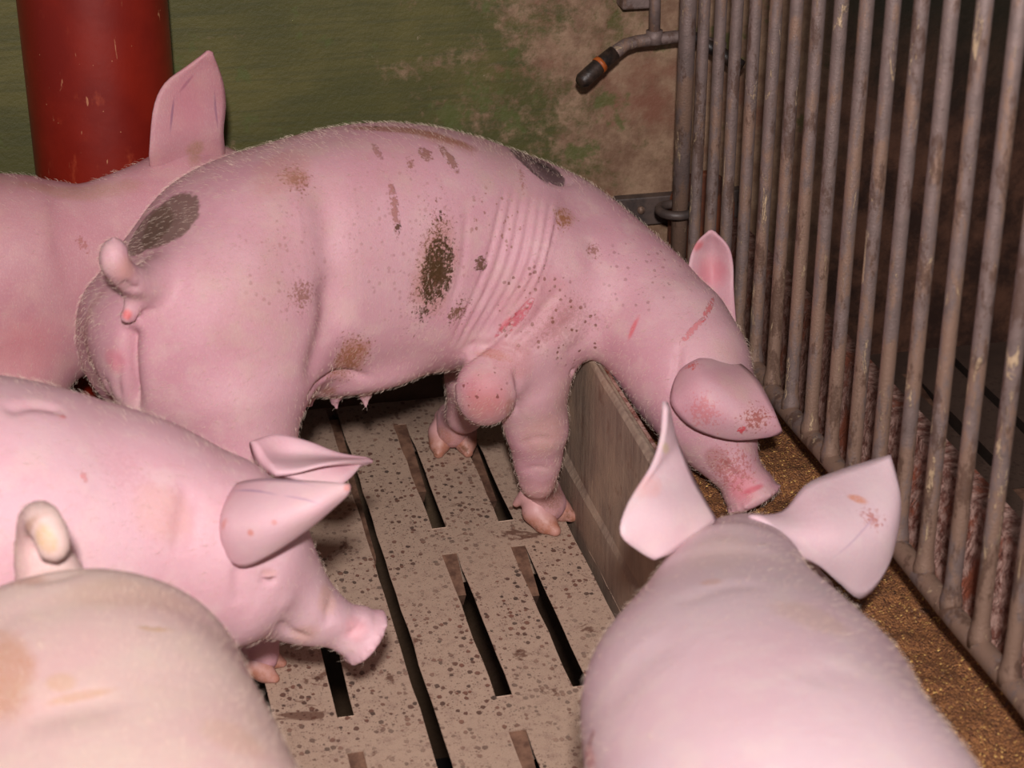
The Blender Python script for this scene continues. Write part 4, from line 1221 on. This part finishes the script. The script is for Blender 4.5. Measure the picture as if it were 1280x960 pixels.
# ---- the pig behind, along the wall
def pig_E():
    p = Pig(.008); B = p.B; r = W
    B.loft([(-.80, 2.38, .33, .11, .12, .12, 2.1), (-.73, 2.38, .335, .14, .15, .15, 2.2), (-.55, 2.38, .34, .135, .150, .16, 2.2), (-.35, 2.385, .335, .130, .145, .16, 2.2)] +
           rows_px([(0, 352, 2.385, .122, .140, .15, 2.2), (70, 350, 2.392, .106, .134, .13, 2.2), (135, 335, 2.395, .084, .122, .14, 2.1), (195, 300, 2.41, .070, .110, .10, 2.0), (245, 262, 2.435, .080, .094, .09, 2.0)]), k=.02, n=90)
    B.loft(rows_px([(235, 265, 2.44, .08, .088, .08, 2.0), (270, 262, 2.45, .075, .085, .08, 2.1), (305, 285, 2.46, .058, .055, .06, 2.1), (335, 310, 2.465, .042, .038, .044, 2.1), (355, 328, 2.47, .034, .032, .034, 2.4)]), k=.02, n=40)
    B.ball((-.15, 2.32, .28), (.08, .045, .08), k=.05); B.ball((-.15, 2.43, .28), (.08, .045, .08), k=.05)
    B.ball((-.66, 2.31, .30), (.11, .07, .13), k=.05); B.ball((-.66, 2.45, .30), (.11, .07, .13), k=.05)
    for (x, y, hind) in ((-.14, 2.31, 0), (-.14, 2.44, 0), (-.64, 2.31, 1), (-.68, 2.46, 1)):
        B.limb([((x, y, .26), .06), ((x + (.04 if hind else -.01), y, .17), .042), ((x - (.03 if hind else 0), y, .12), .031)], k=.03)
        p.leg([((x - (.03 if hind else 0), y, .12), .031), ((x, y, .05), .023), ((x + .008, y, 0), 0)], (1, 0, 0))
    B.limb([((-.885, 2.38, .42), .016), ((-.92, 2.39, .40), .012), ((-.93, 2.40, .35), .008)], k=.01)
    p.ear([[(190, 240, 2.42), (228, 232, 2.43), (280, 226, 2.45)],
           [(187, 205, 2.395), (226, 198, 2.41), (281, 192, 2.43)],
           [(187, 185, 2.385), (228, 168, 2.40), (279, 164, 2.42)],
           [(192, 135, 2.39), (235, 128, 2.41), (282, 132, 2.43)],
           [(206, 104, 2.40), (242, 98, 2.415), (279, 104, 2.43)],
           [(234, 83, 2.41), (254, 78, 2.42), (272, 82, 2.43)],
           [(257, 65, 2.42), (261, 63, 2.42), (266, 66, 2.42)]], thick=.0035)
    p.ear([[(270, 196, 2.50), (290, 200, 2.50), (320, 205, 2.50)], [(285, 200, 2.53), (305, 205, 2.53), (330, 215, 2.53)], [(300, 215, 2.55), (315, 225, 2.55), (335, 240, 2.55)], [(315, 250, 2.56), (320, 252, 2.56), (325, 254, 2.56)]], thick=.0035)
    def deform(v, f):
        L = [([(100, 235), (180, 225), (250, 195)], .4, 5)]
        return grooves(v, f, cast_lines(v, f, L), .003, .005)
    marks = [(0, 232, 180, 240, 22, (170, 128, 108), 'film', .6), (200, 190, 290, 182, 24, (160, 124, 96), 'film', .7), (95, 295, 110, 315, 12, (160, 96, 90), 'speck', .7),
             (0, 400, 60, 480, 120, (196, 120, 124), 'flush', .4), (235, 90, 240, 180, 60, (190, 122, 134), 'flush', .5), (218, 118, 212, 170, 4, (136, 96, 120), 'flush', .7), (245, 90, 222, 118, 5, (150, 90, 110), 'flush', .6), (268, 110, 272, 165, 4, (136, 96, 120), 'flush', .6)]
    mats = lambda bvh: (skin_material('pig_skin_rear', lin(190, 142, 148), lin(186, 128, 138), lin(200, 158, 154), marks, (-.3, 2.39, 0), bvh, .18), M_HOOF)
    p.finish('pig', (-.3, 2.39, 0), 'pink pig with one ear upright beside the red pipe, behind the muddy pig', 'pigs crowded in the pen', mats, deform=deform)
    return p
def bristles(p, n, tail, seed, length=.011, spread=.35):
    v, f = p.body
    rs = np.random.RandomState(seed)
    a, b_, c, d = (v[f[:, i]] for i in range(4))
    nr = np.cross(c - a, d - b_); ar = np.linalg.norm(nr, axis=1); nr /= np.maximum(ar, 1e-12)[:, None]
    pick = rs.choice(len(f), n, p=ar / ar.sum())
    w = rs.rand(n, 2)[:, :, None]
    root = (a[pick] * (1 - w[:, 0]) + b_[pick] * w[:, 0]) * (1 - w[:, 1]) + (d[pick] * (1 - w[:, 0]) + c[pick] * w[:, 0]) * w[:, 1]
    keep = root[:, 2] > .075
    pick = pick[keep]; root = root[keep]; n = len(root)
    N_ = nr[pick]
    t = np.array(tail, float) + rs.randn(n, 3) * spread + np.array([0, 0, -.35])
    t -= N_ * (t * N_).sum(1)[:, None]; t /= np.maximum(np.linalg.norm(t, axis=1), 1e-6)[:, None]
    L = length * (.6 + .8 * rs.rand(n, 1))
    mid = root + (t * .8 + N_ * .5) * L * .5
    tip = root + (t * .95 + N_ * .42) * L
    P = np.stack([root - N_ * .001, mid, tip], 1).reshape(-1, 3) - np.array(p.loc)
    hc = bpy.data.hair_curves.new('bristles')
    hc.add_curves([3] * n)
    hc.position_data.foreach_set('vector', P.astype(np.float32).ravel())
    rad = np.tile(np.array([.00011, .00009, .00003], np.float32), n)
    at = hc.attributes.get('radius') or hc.attributes.new('radius', 'FLOAT', 'POINT')
    at.data.foreach_set('value', rad)
    hc.materials.append(M_HAIR)
    o = bpy.data.objects.new('bristles', hc); COL.objects.link(o); o.parent = p.obj
    o['kind'] = 'stuff'
kk = N('bristle'); M_HAIR = kk.out(lin(226, 204, 186), .45)
PA = pig_A(); PB = pig_B(); PC_ = pig_C(); PD = pig_D(); PE = pig_E()
bristles(PA, 24000, (-1, -.2, 0), 1, .0062)
bristles(PB, 12000, (-1, 0, .2), 2, .0075)
bristles(PC_, 14000, (0, 1, 0), 3, .0075)
bristles(PD, 12000, (0, -1, .1), 4, .007)
bristles(PE, 7000, (-1, 0, 0), 5, .0065)
